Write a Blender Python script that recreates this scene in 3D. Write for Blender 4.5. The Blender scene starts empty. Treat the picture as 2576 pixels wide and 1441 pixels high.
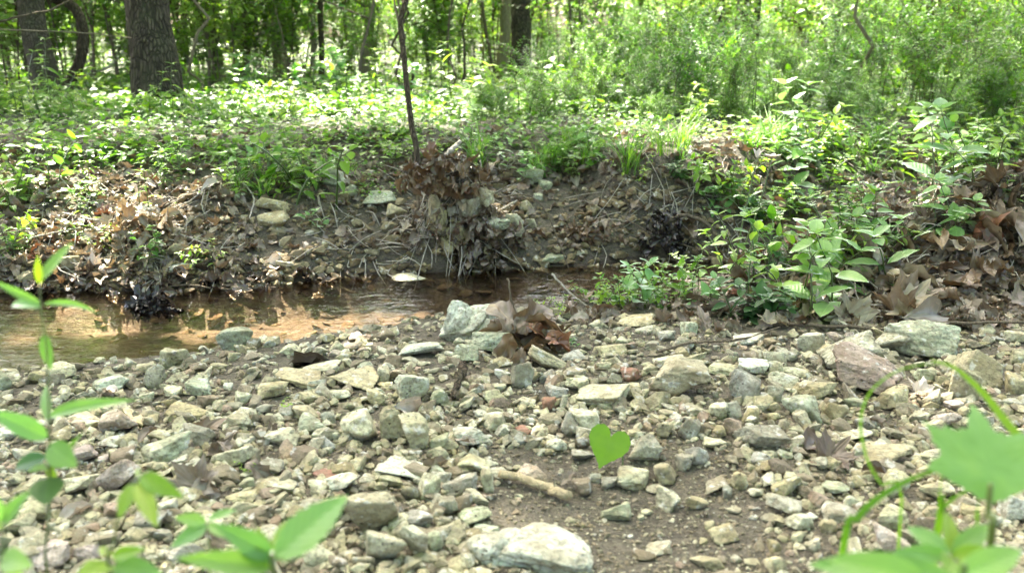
import bpy, math, random
import numpy as np

# ------------------------------------------------------------------ camera, sky, sun, exposure
scene = bpy.context.scene
COL = scene.collection
CAM = np.array([0.0, 0.0, 0.6])
PITCH = math.radians(15.5)
FPX = 2231.0                      # focal length in units of a 2576 px wide picture
cam_d = bpy.data.cameras.new('camera')
cam_d.sensor_width = 36.0
cam_d.lens = 36.0 * FPX / 2576.0
cam_d.clip_start = 0.02
cam_d.clip_end = 600
cam_d.dof.use_dof = True
cam_d.dof.focus_distance = 2.0
cam_d.dof.aperture_fstop = 5.2
cam = bpy.data.objects.new('camera', cam_d)
COL.objects.link(cam)
cam.location = CAM
cam.rotation_euler = (math.pi / 2 - PITCH, 0, 0)
scene.camera = cam

SUN_EL, SUN_AZ = math.radians(56), math.radians(-28)   # azimuth measured from +Y towards +X
SV = np.array([math.sin(SUN_AZ) * math.cos(SUN_EL), math.cos(SUN_AZ) * math.cos(SUN_EL), math.sin(SUN_EL)])
world = bpy.data.worlds.new('World')
scene.world = world
world.use_nodes = True
wn = world.node_tree
sky = wn.nodes.new('ShaderNodeTexSky')
sky.sky_type = 'NISHITA'
sky.sun_disc = False
sky.sun_elevation = SUN_EL
sky.sun_rotation = SUN_AZ
sky.dust_density = 7.0
sky.air_density = 0.8
sky.ozone_density = 0.3
wn.links.new(sky.outputs[0], wn.nodes['Background'].inputs[0])
wn.nodes['Background'].inputs[1].default_value = 0.15
sun_d = bpy.data.lights.new('sun', 'SUN')
sun_d.energy = 5.0
sun_d.angle = math.radians(0.5)
sun_d.color = (1.0, 0.94, 0.84)
sun = bpy.data.objects.new('sun', sun_d)
COL.objects.link(sun)
sun.rotation_euler = (math.pi / 2 - SUN_EL, 0, math.pi - SUN_AZ)
sun.location = (-5, 9, 14)
scene.view_settings.view_transform = 'Standard'
scene.view_settings.look = 'None'
scene.view_settings.exposure = 2.93
scene.view_settings.gamma = 1
scene.view_settings.use_curve_mapping = False
cy = scene.cycles
cy.max_bounces = 7
cy.diffuse_bounces = 4
cy.glossy_bounces = 3
cy.transmission_bounces = 4
cy.transparent_max_bounces = 8
cy.use_denoising = True
cy.caustics_reflective = False
cy.caustics_refractive = False
cy.sample_clamp_indirect = 6.0

RNG = np.random.default_rng(7)
rnd = random.Random(5)

# ------------------------------------------------------------------ noise
def _hash(ix, iy, iz, seed):
    h = (ix * 374761393 + iy * 668265263 + iz * 2147483647 + seed * 1274126177) & 0xffffffff
    h = ((h ^ (h >> 13)) * 1274126177) & 0xffffffff
    return ((h ^ (h >> 16)) & 0xffffff) / float(0xffffff)

def vnoise(p, seed=0):
    p = np.asarray(p, float)
    i = np.floor(p).astype(np.int64)
    f = p - i
    f = f * f * (3 - 2 * f)
    r = 0
    for dx in (0, 1):
        wx = f[:, 0] if dx else 1 - f[:, 0]
        for dy in (0, 1):
            wy = f[:, 1] if dy else 1 - f[:, 1]
            for dz in (0, 1):
                wz = f[:, 2] if dz else 1 - f[:, 2]
                r = r + wx * wy * wz * _hash(i[:, 0] + dx, i[:, 1] + dy, i[:, 2] + dz, seed)
    return r * 2 - 1

def fbm(p, seed=0, octs=4):
    r, a = 0, 1.0
    for k in range(octs):
        r = r + a * vnoise(np.asarray(p) * (2.03 ** k), seed + 17 * k)
        a *= 0.5
    return r

def n2(x, y, sc, seed, octs=3):
    x, y = np.atleast_1d(x).astype(float), np.atleast_1d(y).astype(float)
    return fbm(np.stack([x.ravel() * sc, y.ravel() * sc, np.full(x.size, 3.3)], 1), seed, octs).reshape(x.shape)

def sstep(a, b, x):
    t = np.clip((x - a) / (b - a), 0, 1)
    return t * t * (3 - 2 * t)

# ------------------------------------------------------------------ pixel rays (2576 x 1441 frame)
FWD = np.array([0, math.cos(PITCH), -math.sin(PITCH)])
UPV = np.array([0, math.sin(PITCH), math.cos(PITCH)])
RGT = np.array([1.0, 0, 0])
def ray(u, v):
    return FWD + RGT * (u - 1288) / FPX - UPV * (v - 720.5) / FPX
def PT(u, v, depth):
    return CAM + ray(u, v) * depth
def at_z(u, v, z):
    d = ray(u, v)
    return CAM + d * ((z - CAM[2]) / d[2])

# ------------------------------------------------------------------ terrain height
WZ = -0.08
_near = np.array([at_z(u, v, WZ)[:2] for u, v in [(-500, 950), (0, 943), (130, 936), (300, 915), (560, 892), (680, 882), (800, 862), (980, 836), (1110, 805), (1300, 780), (1500, 766), (1650, 745), (1800, 725), (1950, 705), (2150, 690), (2500, 670), (3200, 640)]])
_far = np.array([at_z(u, v, WZ)[:2] for u, v in [(-500, 735), (0, 733), (300, 733), (500, 728), (700, 716), (880, 694), (1100, 684), (1300, 676), (1500, 668), (1650, 664), (1800, 658), (1950, 640), (2150, 620), (2500, 590), (3200, 550)]])
def y_near(x): return np.interp(x, _near[:, 0], _near[:, 1])
def y_far(x): return np.interp(x, _far[:, 0], _far[:, 1])

def G(x, y, cx, cy_, sx, sy):
    return np.exp(-((x - cx) / sx) ** 2 - ((y - cy_) / sy) ** 2)

HOL = at_z(1670, 610, 0.0)
RW = at_z(1140, 640, -0.02)          # root wad mound on the far bank
def H(x, y):
    x = np.atleast_1d(np.asarray(x, float)); y = np.atleast_1d(np.asarray(y, float))
    wob = 0.025 * n2(x, y, 7, 4)
    sn = y_near(x) - y + wob
    sf = y - y_far(x) + wob
    near = WZ + 0.085 * (1 - np.exp(-np.maximum(sn, 0) / 0.16)) + 0.012 * n2(x, y, 3.1, 1) * sstep(0, 0.3, sn)
    near = near + 0.006 * n2(x, y, 14, 2) * sstep(0, 0.1, sn)
    near = near + 0.05 * sstep(0.25, 1.1, x) * sstep(0.75, 0.1, sn) * sstep(0, 0.12, sn)
    near = near + 0.25 * G(x, y, 1.50, 2.38, 0.42, 0.27) * sstep(0, 0.1, sn)
    near = near + 0.07 * G(x, y, 0.95, 2.30, 0.35, 0.2) * sstep(0, 0.1, sn)
    near = near - 0.035 * G(x, y, 0.16, 1.02, 0.22, 0.3)
    steep = 1.0 - 0.62 * sstep(0.2, 0.42, x) * sstep(1.3, 0.7, x)
    tot = 0.28 + 0.03 * n2(x, y, 1.1, 8)
    far = WZ + tot * sstep(0, 1.05, sf / steep + 0.13) - tot * sstep(0, 1.05, 0.13) + 0.05 * sstep(0, .1, sf)
    far = far + 0.022 * n2(x, y, 4.0, 11) * sstep(0, 0.3, sf) + 0.008 * n2(x, y, 16, 12) * sstep(0, .1, sf)
    far = far + 0.21 * G(x, y, RW[0], RW[1] + 0.10, 0.085, 0.17) * sstep(0, .08, sf) + 0.11 * G(x, y, RW[0] + .09, RW[1] + .06, 0.11, 0.13) * sstep(0, .06, sf)
    far = far - 0.10 * G(x, y, HOL[0], HOL[1], 0.13, 0.10)
    far = far - 0.06 * sstep(4.5, 7.5, y) + 0.06 * n2(x, y, 0.5, 21, 2) * sstep(4, 7, y) + 0.5 * sstep(10, 45, y)
    dd = np.minimum(-sn, -sf)
    bed = WZ - np.minimum(0.085, 0.8 * np.maximum(dd, 0)) + 0.008 * n2(x, y, 9, 31)
    return np.where(sn > 0, near, np.where(sf > 0, far, bed))

def axis(brk):
    out = []
    for a, b, s in brk:
        out.append(np.arange(a, b, s))
    return np.concatenate(out + [[brk[-1][1]]])
gx = axis([(-90, -20, 5), (-20, -6, 0.5), (-6, -2.6, 0.06), (-2.6, 2.6, 0.013), (2.6, 6, 0.06), (6, 20, 0.5), (20, 90, 5)])
gy = axis([(-40, -4, 3), (-4, 0.4, 0.1), (0.4, 3.9, 0.013), (3.9, 8, 0.06), (8, 25, 0.5), (25, 130, 5)])
X, Y = np.meshgrid(gx, gy)
Z = np.concatenate([H(X[i], Y[i]) for i in range(len(gy))]).reshape(X.shape)
def Hf(x, y):
    """height read off the ground mesh"""
    x = np.clip(np.atleast_1d(np.asarray(x, float)), -89, 89); y = np.clip(np.atleast_1d(np.asarray(y, float)), -39, 129)
    i = np.clip(np.searchsorted(gx, x) - 1, 0, len(gx) - 2); j = np.clip(np.searchsorted(gy, y) - 1, 0, len(gy) - 2)
    fx = (x - gx[i]) / (gx[i + 1] - gx[i]); fy = (y - gy[j]) / (gy[j + 1] - gy[j])
    return (Z[j, i] * (1 - fx) + Z[j, i + 1] * fx) * (1 - fy) + (Z[j + 1, i] * (1 - fx) + Z[j + 1, i + 1] * fx) * fy

def h1(x, y): return float(Hf(x, y)[0])

def GP(u, v, lift=0.0):
    """where the ray through a picture point meets the ground"""
    d = ray(u, v)
    t = np.concatenate([np.arange(0.5, 6, 0.004), np.arange(6, 60, 0.05)])
    p = CAM[None] + d[None] * t[:, None]
    below = p[:, 2] < Hf(p[:, 0], p[:, 1])
    k = int(np.argmax(below)) if below.any() else len(t) - 1
    q = p[k].copy()
    q[2] = h1(q[0], q[1]) + lift
    return q

def GPm(uv):
    """ground hits for an array of picture points"""
    uv = np.asarray(uv, float)
    d = FWD[None] + RGT[None] * ((uv[:, 0] - 1288) / FPX)[:, None] - UPV[None] * ((uv[:, 1] - 720.5) / FPX)[:, None]
    t = np.full(len(uv), 0.5); done = np.zeros(len(uv), bool)
    for _ in range(900):
        p = CAM + d * t[:, None]
        done |= p[:, 2] < Hf(p[:, 0], p[:, 1])
        t = np.where(done, t, t + 0.005 * (1 + t * 0.8))
        if done.all(): break
    p = CAM + d * t[:, None]
    p[:, 2] = Hf(p[:, 0], p[:, 1])
    return p

# ------------------------------------------------------------------ mesh helpers
def mk(name, V, T, mat=None, parent=None, uv=None, smooth=True, origin=None):
    V = np.asarray(V, np.float64).reshape(-1, 3)
    T = np.asarray(T, np.int32).reshape(-1, 3)
    if origin is not None:
        V = V - np.asarray(origin)[None]
    me = bpy.data.meshes.new(name)
    me.vertices.add(len(V)); me.vertices.foreach_set('co', V.astype(np.float32).ravel())
    me.loops.add(len(T) * 3); me.loops.foreach_set('vertex_index', T.ravel())
    me.polygons.add(len(T))
    me.polygons.foreach_set('loop_start', np.arange(0, len(T) * 3, 3, dtype=np.int32))
    me.polygons.foreach_set('loop_total', np.full(len(T), 3, np.int32))
    me.polygons.foreach_set('use_smooth', np.full(len(T), smooth, bool))
    if uv is not None:
        l = me.uv_layers.new(name='UVMap')
        l.data.foreach_set('uv', np.asarray(uv, np.float32)[T.ravel()].ravel())
    me.update(calc_edges=True)
    if mat: me.materials.append(mat)
    o = bpy.data.objects.new(name, me)
    COL.objects.link(o)
    if origin is not None: o.location = [float(c) for c in origin]
    if parent is not None: o.parent = parent
    return o

def tag(o, label=None, cat=None, group=None, kind=None):
    if label: o['label'] = label
    if cat: o['category'] = cat
    if group: o['group'] = group
    if kind: o['kind'] = kind
    return o

def empty(name, loc, label=None, cat=None, group=None):
    o = bpy.data.objects.new(name, None)
    o.empty_display_size = 0.05
    COL.objects.link(o)
    o.location = [float(c) for c in loc]
    return tag(o, label, cat, group)

class Acc:
    def __init__(s): s.V, s.T, s.U, s.n = [], [], [], 0
    def add(s, V, T, U=None):
        V = np.asarray(V, float).reshape(-1, 3)
        s.V.append(V); s.T.append(np.asarray(T, int).reshape(-1, 3) + s.n)
        s.U.append(np.zeros((len(V), 2)) if U is None else U)
        s.n += len(V)
    def inst(s, tpl, pos, mats):
        V, T, U = tpl
        N = len(pos)
        if N == 0: return
        W = np.einsum('nij,vj->nvi', mats, V) + np.asarray(pos)[:, None, :]
        TT = T[None] + (np.arange(N) * len(V))[:, None, None]
        s.add(W.reshape(-1, 3), TT.reshape(-1, 3), np.tile(U, (N, 1)))
    def make(s, name, mat, parent=None, origin=None, smooth=True, uv=True):
        return mk(name, np.concatenate(s.V), np.concatenate(s.T), mat, parent, np.concatenate(s.U) if uv else None, smooth, origin)

def nrm(a):
    a = np.asarray(a, float)
    return a / np.maximum(np.linalg.norm(a, axis=-1, keepdims=True), 1e-9)

def frames(d, up, scale=None, wscale=None):
    """matrices whose y axis is d and z axis leans to up; scaled"""
    y = nrm(d); x = nrm(np.cross(y, up)); z = np.cross(x, y)
    M = np.stack([x, y, z], -1)
    if scale is not None:
        sc = np.asarray(scale, float)[:, None, None]
        M = M * sc
    if wscale is not None:
        M = M * np.stack([wscale, np.ones_like(wscale), np.ones_like(wscale)], -1)[:, None, :]
    return M

def randrot(n, rng):
    q = nrm(rng.normal(size=(n, 4)))
    w, x, y, z = q.T
    return np.stack([np.stack([1 - 2 * (y * y + z * z), 2 * (x * y - z * w), 2 * (x * z + y * w)], -1),
                     np.stack([2 * (x * y + z * w), 1 - 2 * (x * x + z * z), 2 * (y * z - x * w)], -1),
                     np.stack([2 * (x * z - y * w), 2 * (y * z + x * w), 1 - 2 * (x * x + y * y)], -1)], -2)

def tube(P, R, sides=8, cap=True):
    P = np.asarray(P, float); R = np.asarray(R, float) * np.ones(len(P))
    tan = nrm(np.gradient(P, axis=0))
    ref = np.array([0.0, 0, 1]) if abs(tan[0][2]) < 0.8 else np.array([1.0, 0, 0])
    V, U = [], []
    a = nrm(np.cross(tan[0], ref))
    L = 0
    for i in range(len(P)):
        a = nrm(a - tan[i] * np.dot(a, tan[i])); b = np.cross(tan[i], a)
        if i: L += np.linalg.norm(P[i] - P[i - 1])
        for k in range(sides):
            an = 2 * math.pi * k / sides
            V.append(P[i] + R[i] * (a * math.cos(an) + b * math.sin(an)))
            U.append((k / sides, L))
    T = []
    for i in range(len(P) - 1):
        for k in range(sides):
            p, q = i * sides + k, i * sides + (k + 1) % sides
            T += [(p, q, q + sides), (p, q + sides, p + sides)]
    if cap:
        V += [P[0], P[-1]]; U += [(0, 0), (0, L)]
        c0, c1 = len(V) - 2, len(V) - 1
        for k in range(sides):
            T.append((c0, (k + 1) % sides, k))
            T.append((c1, (len(P) - 1) * sides + k, (len(P) - 1) * sides + (k + 1) % sides))
    return np.array(V), np.array(T), np.array(U)

def curve(P, n):
    """smooth resampling (Catmull-Rom)"""
    P = np.asarray(P, float)
    if len(P) == 2: return P[0] + (P[1] - P[0]) * np.linspace(0, 1, n)[:, None]
    Q = np.vstack([2 * P[0] - P[1], P, 2 * P[-1] - P[-2]])
    out = []
    for t in np.linspace(0, len(P) - 1 - 1e-6, n):
        i = int(t); f = t - i
        a, b, c, d = Q[i], Q[i + 1], Q[i + 2], Q[i + 3]
        out.append(0.5 * (2 * b + (c - a) * f + (2 * a - 5 * b + 4 * c - d) * f * f + (3 * b - a - 3 * c + d) * f ** 3))
    return np.array(out)

# ico sphere templates
_ico = {}
def ico(sub):
    if sub in _ico: return _ico[sub]
    t = (1 + 5 ** .5) / 2
    V = [(-1, t, 0), (1, t, 0), (-1, -t, 0), (1, -t, 0), (0, -1, t), (0, 1, t), (0, -1, -t), (0, 1, -t), (t, 0, -1), (t, 0, 1), (-t, 0, -1), (-t, 0, 1)]
    V = [tuple(nrm(np.array(v))) for v in V]
    F = [(0, 11, 5), (0, 5, 1), (0, 1, 7), (0, 7, 10), (0, 10, 11), (1, 5, 9), (5, 11, 4), (11, 10, 2), (10, 7, 6), (7, 1, 8), (3, 9, 4), (3, 4, 2), (3, 2, 6), (3, 6, 8), (3, 8, 9), (4, 9, 5), (2, 4, 11), (6, 2, 10), (8, 6, 7), (9, 8, 1)]
    for _ in range(sub):
        cache, nf = {}, []
        def mid(a, b):
            k = (min(a, b), max(a, b))
            if k not in cache:
                m = np.array(V[a]) + np.array(V[b]); V.append(tuple(m / np.linalg.norm(m))); cache[k] = len(V) - 1
            return cache[k]
        for a, b, c in F:
            ab, bc, ca = mid(a, b), mid(b, c), mid(c, a)
            nf += [(a, ab, ca), (b, bc, ab), (c, ca, bc), (ab, bc, ca)]
        F = nf
    _ico[sub] = (np.array(V), np.array(F))
    return _ico[sub]

def rock(seed, sub=3, facets=12, soft=0.12, rough=0.05, fine=0.02):
    """angular stone: soft intersection of planes plus noise, bounding box -0.5..0.5"""
    r = np.random.default_rng(seed)
    D, F = ico(sub)
    n = nrm(r.normal(size=(facets, 3)))
    n = np.vstack([n, [[0, 0, 1], [0, 0, -1], [1, 0, 0], [-1, 0, 0]] + r.normal(size=(4, 3)) * .25]); n = nrm(n)
    dist = np.concatenate([r.uniform(0.55, 1.0, facets), r.uniform(0.5, 0.8, 4)])
    c = D @ n.T
    inv = np.maximum(c, 1e-3) / dist[None]
    k = 1.0 / soft
    m = inv.max(1)
    rad = 1.0 / (m + np.log(np.exp((inv - m[:, None]) * k * 1.2).sum(1)) / (k * 1.2))
    V = D * rad[:, None]
    V = V * (1 + rough * fbm(V * 2.2 + seed % 97, seed % 1000, 3) + fine * fbm(V * 8 + seed % 89, seed % 991, 3))[:, None]
    lo, hi = V.min(0), V.max(0)
    V = (V - (lo + hi) / 2) / (hi - lo)
    return V, F, V[:, :2] * 0
# ------------------------------------------------------------------ materials
class NT:
    def __init__(s, name):
        s.m = bpy.data.materials.new(name); s.m.use_nodes = True
        s.t = s.m.node_tree; s.t.nodes.clear()
        s.out = s.t.nodes.new('ShaderNodeOutputMaterial')
    def n(s, ty, **kw):
        x = s.t.nodes.new('ShaderNode' + ty)
        for k, v in kw.items():
            if k.startswith('_'): setattr(x, k[1:], v)
            else:
                key = int(k[1:]) if k[0] == 'i' and k[1:].isdigit() else k.replace('__', ' ')
                inp = x.inputs[key]
                if hasattr(v, 'is_output') or isinstance(v, bpy.types.NodeSocket): s.t.links.new(v, inp)
                else: inp.default_value = v
        return x
    def link(s, a, b): s.t.links.new(a, b)
    def math(s, op, a, b=0.5, clamp=False):
        x = s.t.nodes.new('ShaderNodeMath'); x.operation = op; x.use_clamp = clamp
        for i, v in enumerate((a, b)):
            if isinstance(v, bpy.types.NodeSocket): s.t.links.new(v, x.inputs[i])
            else: x.inputs[i].default_value = v
        return x.outputs[0]
    def mix(s, f, a, b, mode='MIX'):
        x = s.t.nodes.new('ShaderNodeMix'); x.data_type = 'RGBA'; x.blend_type = mode
        for i, v in ((0, f), (6, a), (7, b)):
            if isinstance(v, bpy.types.NodeSocket): s.t.links.new(v, x.inputs[i])
            else: x.inputs[i].default_value = v if i == 0 else (*v, 1) if len(v) == 3 else v
        return x.outputs[2]
    def ramp(s, f, stops, interp='LINEAR'):
        x = s.t.nodes.new('ShaderNodeValToRGB'); x.color_ramp.interpolation = interp
        e = x.color_ramp.elements
        while len(e) < len(stops): e.new(0.5)
        for k, (p, c) in enumerate(stops):
            e[k].position = p; e[k].color = (*c, 1) if hasattr(c, '__len__') else (c, c, c, 1)
        s.link(f, x.inputs[0]); return x.outputs[0]
    def noise(s, vec, scale, detail=3, rough=0.55):
        x = s.n('TexNoise', Scale=scale, Detail=detail, Roughness=rough)
        s.link(vec, x.inputs['Vector']); return x.outputs['Fac']
    def objvec(s, spread=40.0):
        tc = s.n('TexCoord'); oi = s.n('ObjectInfo')
        x = s.t.nodes.new('ShaderNodeVectorMath'); x.operation = 'ADD'
        s.link(tc.outputs['Object'], x.inputs[0])
        m = s.math('MULTIPLY', oi.outputs['Random'], spread)
        c = s.n('CombineXYZ', X=m, Y=m, Z=m); s.link(c.outputs[0], x.inputs[1])
        return x.outputs[0], oi
    def bump(s, h, strength, dist, normal=None):
        x = s.n('Bump', Strength=strength, Distance=dist); s.link(h, x.inputs['Height'])
        if normal is not None: s.link(normal, x.inputs['Normal'])
        return x.outputs[0]
    def surf(s, sh): s.link(sh, s.out.inputs[0]); return s.m

def stone_mat(name, island=False, wet=False, palette=None):
    t = NT(name)
    if island:
        tc = t.n('TexCoord'); geo = t.n('NewGeometry')
        vec = tc.outputs['Object']
        base = t.ramp(geo.outputs['Random Per Island'], palette, 'CONSTANT')
        rn = geo.outputs['Random Per Island']
    else:
        vec, oi = t.objvec()
        base = oi.outputs['Color']; rn = oi.outputs['Random']
    big = t.noise(vec, 22, 4)
    c = t.mix(t.ramp(big, [(0.35, 0.0), (0.65, 1.0)]), t.mix(1.0, base, (0.66, 0.60, 0.50), 'MULTIPLY'), t.mix(1.0, base, (1.16, 1.16, 1.12), 'MULTIPLY'))
    stain = t.noise(vec, 11, 5, 0.7)
    c = t.mix(t.ramp(stain, [(0.56, 0.0), (0.70, 0.55)]), c, (0.30, 0.22, 0.10))
    fine = t.noise(vec, 130, 4, 0.7)
    c = t.mix(t.ramp(fine, [(0.38, 0.65), (0.52, 0.0)]), c, (0.15, 0.125, 0.08))
    c = t.mix(t.ramp(t.noise(vec, 70, 5, 0.7), [(0.38, 0.4), (0.48, 0.0)]), c, (0.18, 0.15, 0.10))
    pit = t.n('TexVoronoi', Scale=95.0); t.link(vec, pit.inputs['Vector'])
    pm = t.math('MULTIPLY', t.ramp(pit.outputs['Distance'], [(0.10, 1.0), (0.22, 0.0)]), t.ramp(t.noise(vec, 30, 2), [(0.5, 0.0), (0.6, 1.0)]))
    c = t.mix(t.math('MULTIPLY', pm, 0.7), c, (0.07, 0.06, 0.04))
    c = t.mix(t.ramp(t.noise(vec, 48, 3, 0.6), [(0.60, 0.0), (0.66, 0.5)]), c, (0.62, 0.61, 0.55))
    hgt = t.math('ADD', t.math('MULTIPLY', t.noise(vec, 45, 6, 0.65), 1.0), t.math('MULTIPLY', pm, -0.35))
    b = t.bump(hgt, 1.0, 0.010)
    b = t.bump(fine, 0.5, 0.0012, b)
    if wet: c = t.mix(1.0, c, (0.42, 0.38, 0.32), 'MULTIPLY')
    p = t.n('BsdfPrincipled', Roughness=0.15 if wet else 0.85)
    t.link(c, p.inputs['Base Color']); t.link(b, p.inputs['Normal'])
    p.inputs['Specular IOR Level'].default_value = 0.6 if wet else 0.3
    return t.surf(p.outputs[0])

def leaf_mat(name, c1, c2, trans, rough=0.4, spread=True, spec=0.5, veins=True, bright=1.0):
    """green leaf: diffuse + translucent + a waxy sheen"""
    t = NT(name)
    vec, oi = t.objvec()
    geo = t.n('NewGeometry'); uv = t.n('UVMap')
    f = t.math('FRACT', t.math('ADD', geo.outputs['Random Per Island'], t.math('MULTIPLY', oi.outputs['Random'], 3.7)))
    c = t.mix(f, c1, c2)
    c = t.mix(t.ramp(oi.outputs['Random'], [(0, 0.0), (1, 1.0)]), t.mix(1.0, c, (0.8, 0.9, 0.9), 'MULTIPLY'), t.mix(1.0, c, (1.25, 1.1, 0.9), 'MULTIPLY'))
    nrmv = None
    if veins:
        sx = t.n('SeparateXYZ'); t.link(uv.outputs[0], sx.inputs[0])
        au = t.math('ABSOLUTE', t.math('SUBTRACT', sx.outputs[0], 0.5))
        w = t.math('SINE', t.math('MULTIPLY', t.math('SUBTRACT', sx.outputs[1], t.math('MULTIPLY', au, 0.55)), 52.0))
        vein = t.math('MAXIMUM', t.ramp(au, [(0.012, 1.0), (0.035, 0.0)]), t.ramp(w, [(0.86, 0.0), (1.0, 0.55)]))
        c = t.mix(t.math('MULTIPLY', vein, 0.28), c, t.mix(1.0, c, (1.9, 1.7, 1.7), 'MULTIPLY'))
        nrmv = t.bump(t.math('ADD', w, t.math('MULTIPLY', t.noise(vec, 60, 2), 2.0)), 0.25, 0.0015)
    c = t.mix(t.ramp(t.noise(vec, 35, 3), [(0.4, 0.0), (0.75, 0.35)]), c, t.mix(1.0, c, (1.5, 1.3, 0.7), 'MULTIPLY'))
    d = t.n('BsdfDiffuse'); t.link(c, d.inputs[0])
    tr = t.n('BsdfTranslucent'); t.link(t.mix(1.0, c, trans, 'MULTIPLY'), tr.inputs[0])
    g = t.n('BsdfGlossy', Roughness=rough, Color=(1, 1, 1, 1))
    if nrmv is not None:
        for x in (d, g): t.link(nrmv, x.inputs['Normal'])
    m1 = t.n('MixShader', Fac=0.5); t.link(d.outputs[0], m1.inputs[1]); t.link(tr.outputs[0], m1.inputs[2])
    fr = t.n('Fresnel', IOR=1.42)
    fac = t.math('MULTIPLY', fr.outputs[0], spec * 2, True)
    m2 = t.n('MixShader'); t.link(fac, m2.inputs[0]); t.link(m1.outputs[0], m2.inputs[1]); t.link(g.outputs[0], m2.inputs[2])
    return t.surf(m2.outputs[0])

def dead_mat(name, stops, wet=False):
    t = NT(name)
    vec, oi = t.objvec()
    geo = t.n('NewGeometry'); uv = t.n('UVMap')
    f = t.math('FRACT', t.math('ADD', geo.outputs['Random Per Island'], t.math('MULTIPLY', oi.outputs['Random'], 5.3)))
    c = t.ramp(f, stops)
    c = t.mix(t.ramp(t.noise(vec, 40, 4, 0.65), [(0.35, 0.6), (0.6, 0.0)]), c, t.mix(1.0, c, (0.5, 0.42, 0.36), 'MULTIPLY'))
    sx = t.n('SeparateXYZ'); t.link(uv.outputs[0], sx.inputs[0])
    an = t.math('ARCTAN2', t.math('SUBTRACT', sx.outputs[0], 0.5), t.math('ADD', sx.outputs[1], 0.02))
    w = t.math('COSINE', t.math('MULTIPLY', an, 9.0))
    vein = t.ramp(w, [(0.965, 0.0), (1.0, 1.0)])
    c = t.mix(t.math('MULTIPLY', vein, 0.5), c, t.mix(1.0, c, (1.7, 1.6, 1.4), 'MULTIPLY'))
    b = t.bump(t.math('ADD', t.noise(vec, 70, 4), t.math('MULTIPLY', vein, 0.5)), 0.6, 0.002)
    if wet:
        p = t.n('BsdfPrincipled', Roughness=0.18); t.link(t.mix(1.0, c, (0.5, 0.46, 0.42), 'MULTIPLY'), p.inputs['Base Color']); t.link(b, p.inputs['Normal'])
        return t.surf(p.outputs[0])
    p = t.n('BsdfPrincipled', Roughness=0.38); t.link(c, p.inputs['Base Color']); t.link(b, p.inputs['Normal'])
    p.inputs['Specular IOR Level'].default_value = 0.6
    tr = t.n('BsdfTranslucent'); t.link(t.mix(1.0, c, (0.9, 0.72, 0.5), 'MULTIPLY'), tr.inputs[0])
    m = t.n('MixShader', Fac=0.18); t.link(p.outputs[0], m.inputs[1]); t.link(tr.outputs[0], m.inputs[2])
    return t.surf(m.outputs[0])

def bark_mat(name, c1, c2, sc=1.0, ridged=True, moss=0.2, strength=1.0):
    t = NT(name)
    vec, oi = t.objvec(9.0)
    mp = t.n('Mapping'); t.link(vec, mp.inputs[0]); mp.inputs['Scale'].default_value = (1, 1, 0.10)
    ds = t.n('TexNoise', Scale=7.0, Detail=2.0); t.link(vec, ds.inputs['Vector'])
    dv = t.t.nodes.new('ShaderNodeVectorMath'); dv.operation = 'MULTIPLY_ADD'; t.link(ds.outputs['Color'], dv.inputs[0]); dv.inputs[1].default_value = (.05, .05, .05); t.link(mp.outputs[0], dv.inputs[2])
    r = t.noise(dv.outputs[0], 42 * sc, 5, 0.65)
    v = t.n('TexVoronoi', Scale=62.0 * sc); v.feature = 'DISTANCE_TO_EDGE'; t.link(dv.outputs[0], v.inputs['Vector'])
    crack = t.ramp(v.outputs['Distance'], [(0.0, 0.0), (0.22, 1.0)])
    k = t.math('MULTIPLY', crack, t.ramp(r, [(0.3, 0.25), (0.65, 1.0)])) if ridged else t.ramp(r, [(0.3, 0.2), (0.7, 1.0)])
    c = t.mix(k, c1, c2)
    c = t.mix(t.ramp(t.noise(vec, 6, 4), [(0.5, 0.0), (0.72, moss * 2)]), c, (0.10, 0.13, 0.05))
    p = t.n('BsdfPrincipled', Roughness=0.9); t.link(c, p.inputs['Base Color'])
    p.inputs['Specular IOR Level'].default_value = 0.2
    t.link(t.bump(k, strength, 0.02 / sc), p.inputs['Normal'])
    return t.surf(p.outputs[0])

STONE = stone_mat('stone')
STONE_WET = stone_mat('wet stone', wet=True)
PAL = [(0.0, (0.39, 0.37, 0.23)), (0.14, (0.28, 0.26, 0.18)), (0.28, (0.43, 0.405, 0.26)), (0.42, (0.21, 0.175, 0.115)), (0.55, (0.35, 0.31, 0.17)), (0.66, (0.42, 0.41, 0.32)), (0.76, (0.24, 0.20, 0.14)), (0.88, (0.31, 0.22, 0.16)), (0.92, (0.50, 0.48, 0.35))]
PALS = [(0.0, (0.27, 0.24, 0.155)), (0.2, (0.19, 0.155, 0.10)), (0.4, (0.34, 0.31, 0.21)), (0.6, (0.15, 0.12, 0.08)), (0.72, (0.25, 0.195, 0.13)), (0.85, (0.42, 0.395, 0.28))]
def chalk(c, a=0.2, k=1.06):
    m = sum(c) / 3
    return tuple(k * (x + (m * q - x) * a) for x, q in zip(c, (1.0, 1.04, .90)))
PAL = [(p, chalk(c)) for p, c in PAL]; PALS = [(p, chalk(c)) for p, c in PALS]
GRAVEL = stone_mat('gravel stone', True, palette=PAL)
PALB = [(0.0, (0.26, 0.18, 0.13)), (0.2, (0.20, 0.14, 0.10)), (0.4, (0.31, 0.235, 0.185)), (0.6, (0.17, 0.12, 0.085)), (0.8, (0.28, 0.215, 0.165))]
PALK = [(0.0, (0.22, 0.18, 0.10)), (0.2, (0.15, 0.115, 0.065)), (0.4, (0.26, 0.22, 0.13)), (0.6, (0.12, 0.09, 0.055)), (0.75, (0.20, 0.14, 0.075)), (0.9, (0.34, 0.30, 0.19))]
BANKST = stone_mat('bank stone', True, palette=PALK)
SMALLGR = stone_mat('small gravel stone', True, palette=PALS)
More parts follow.
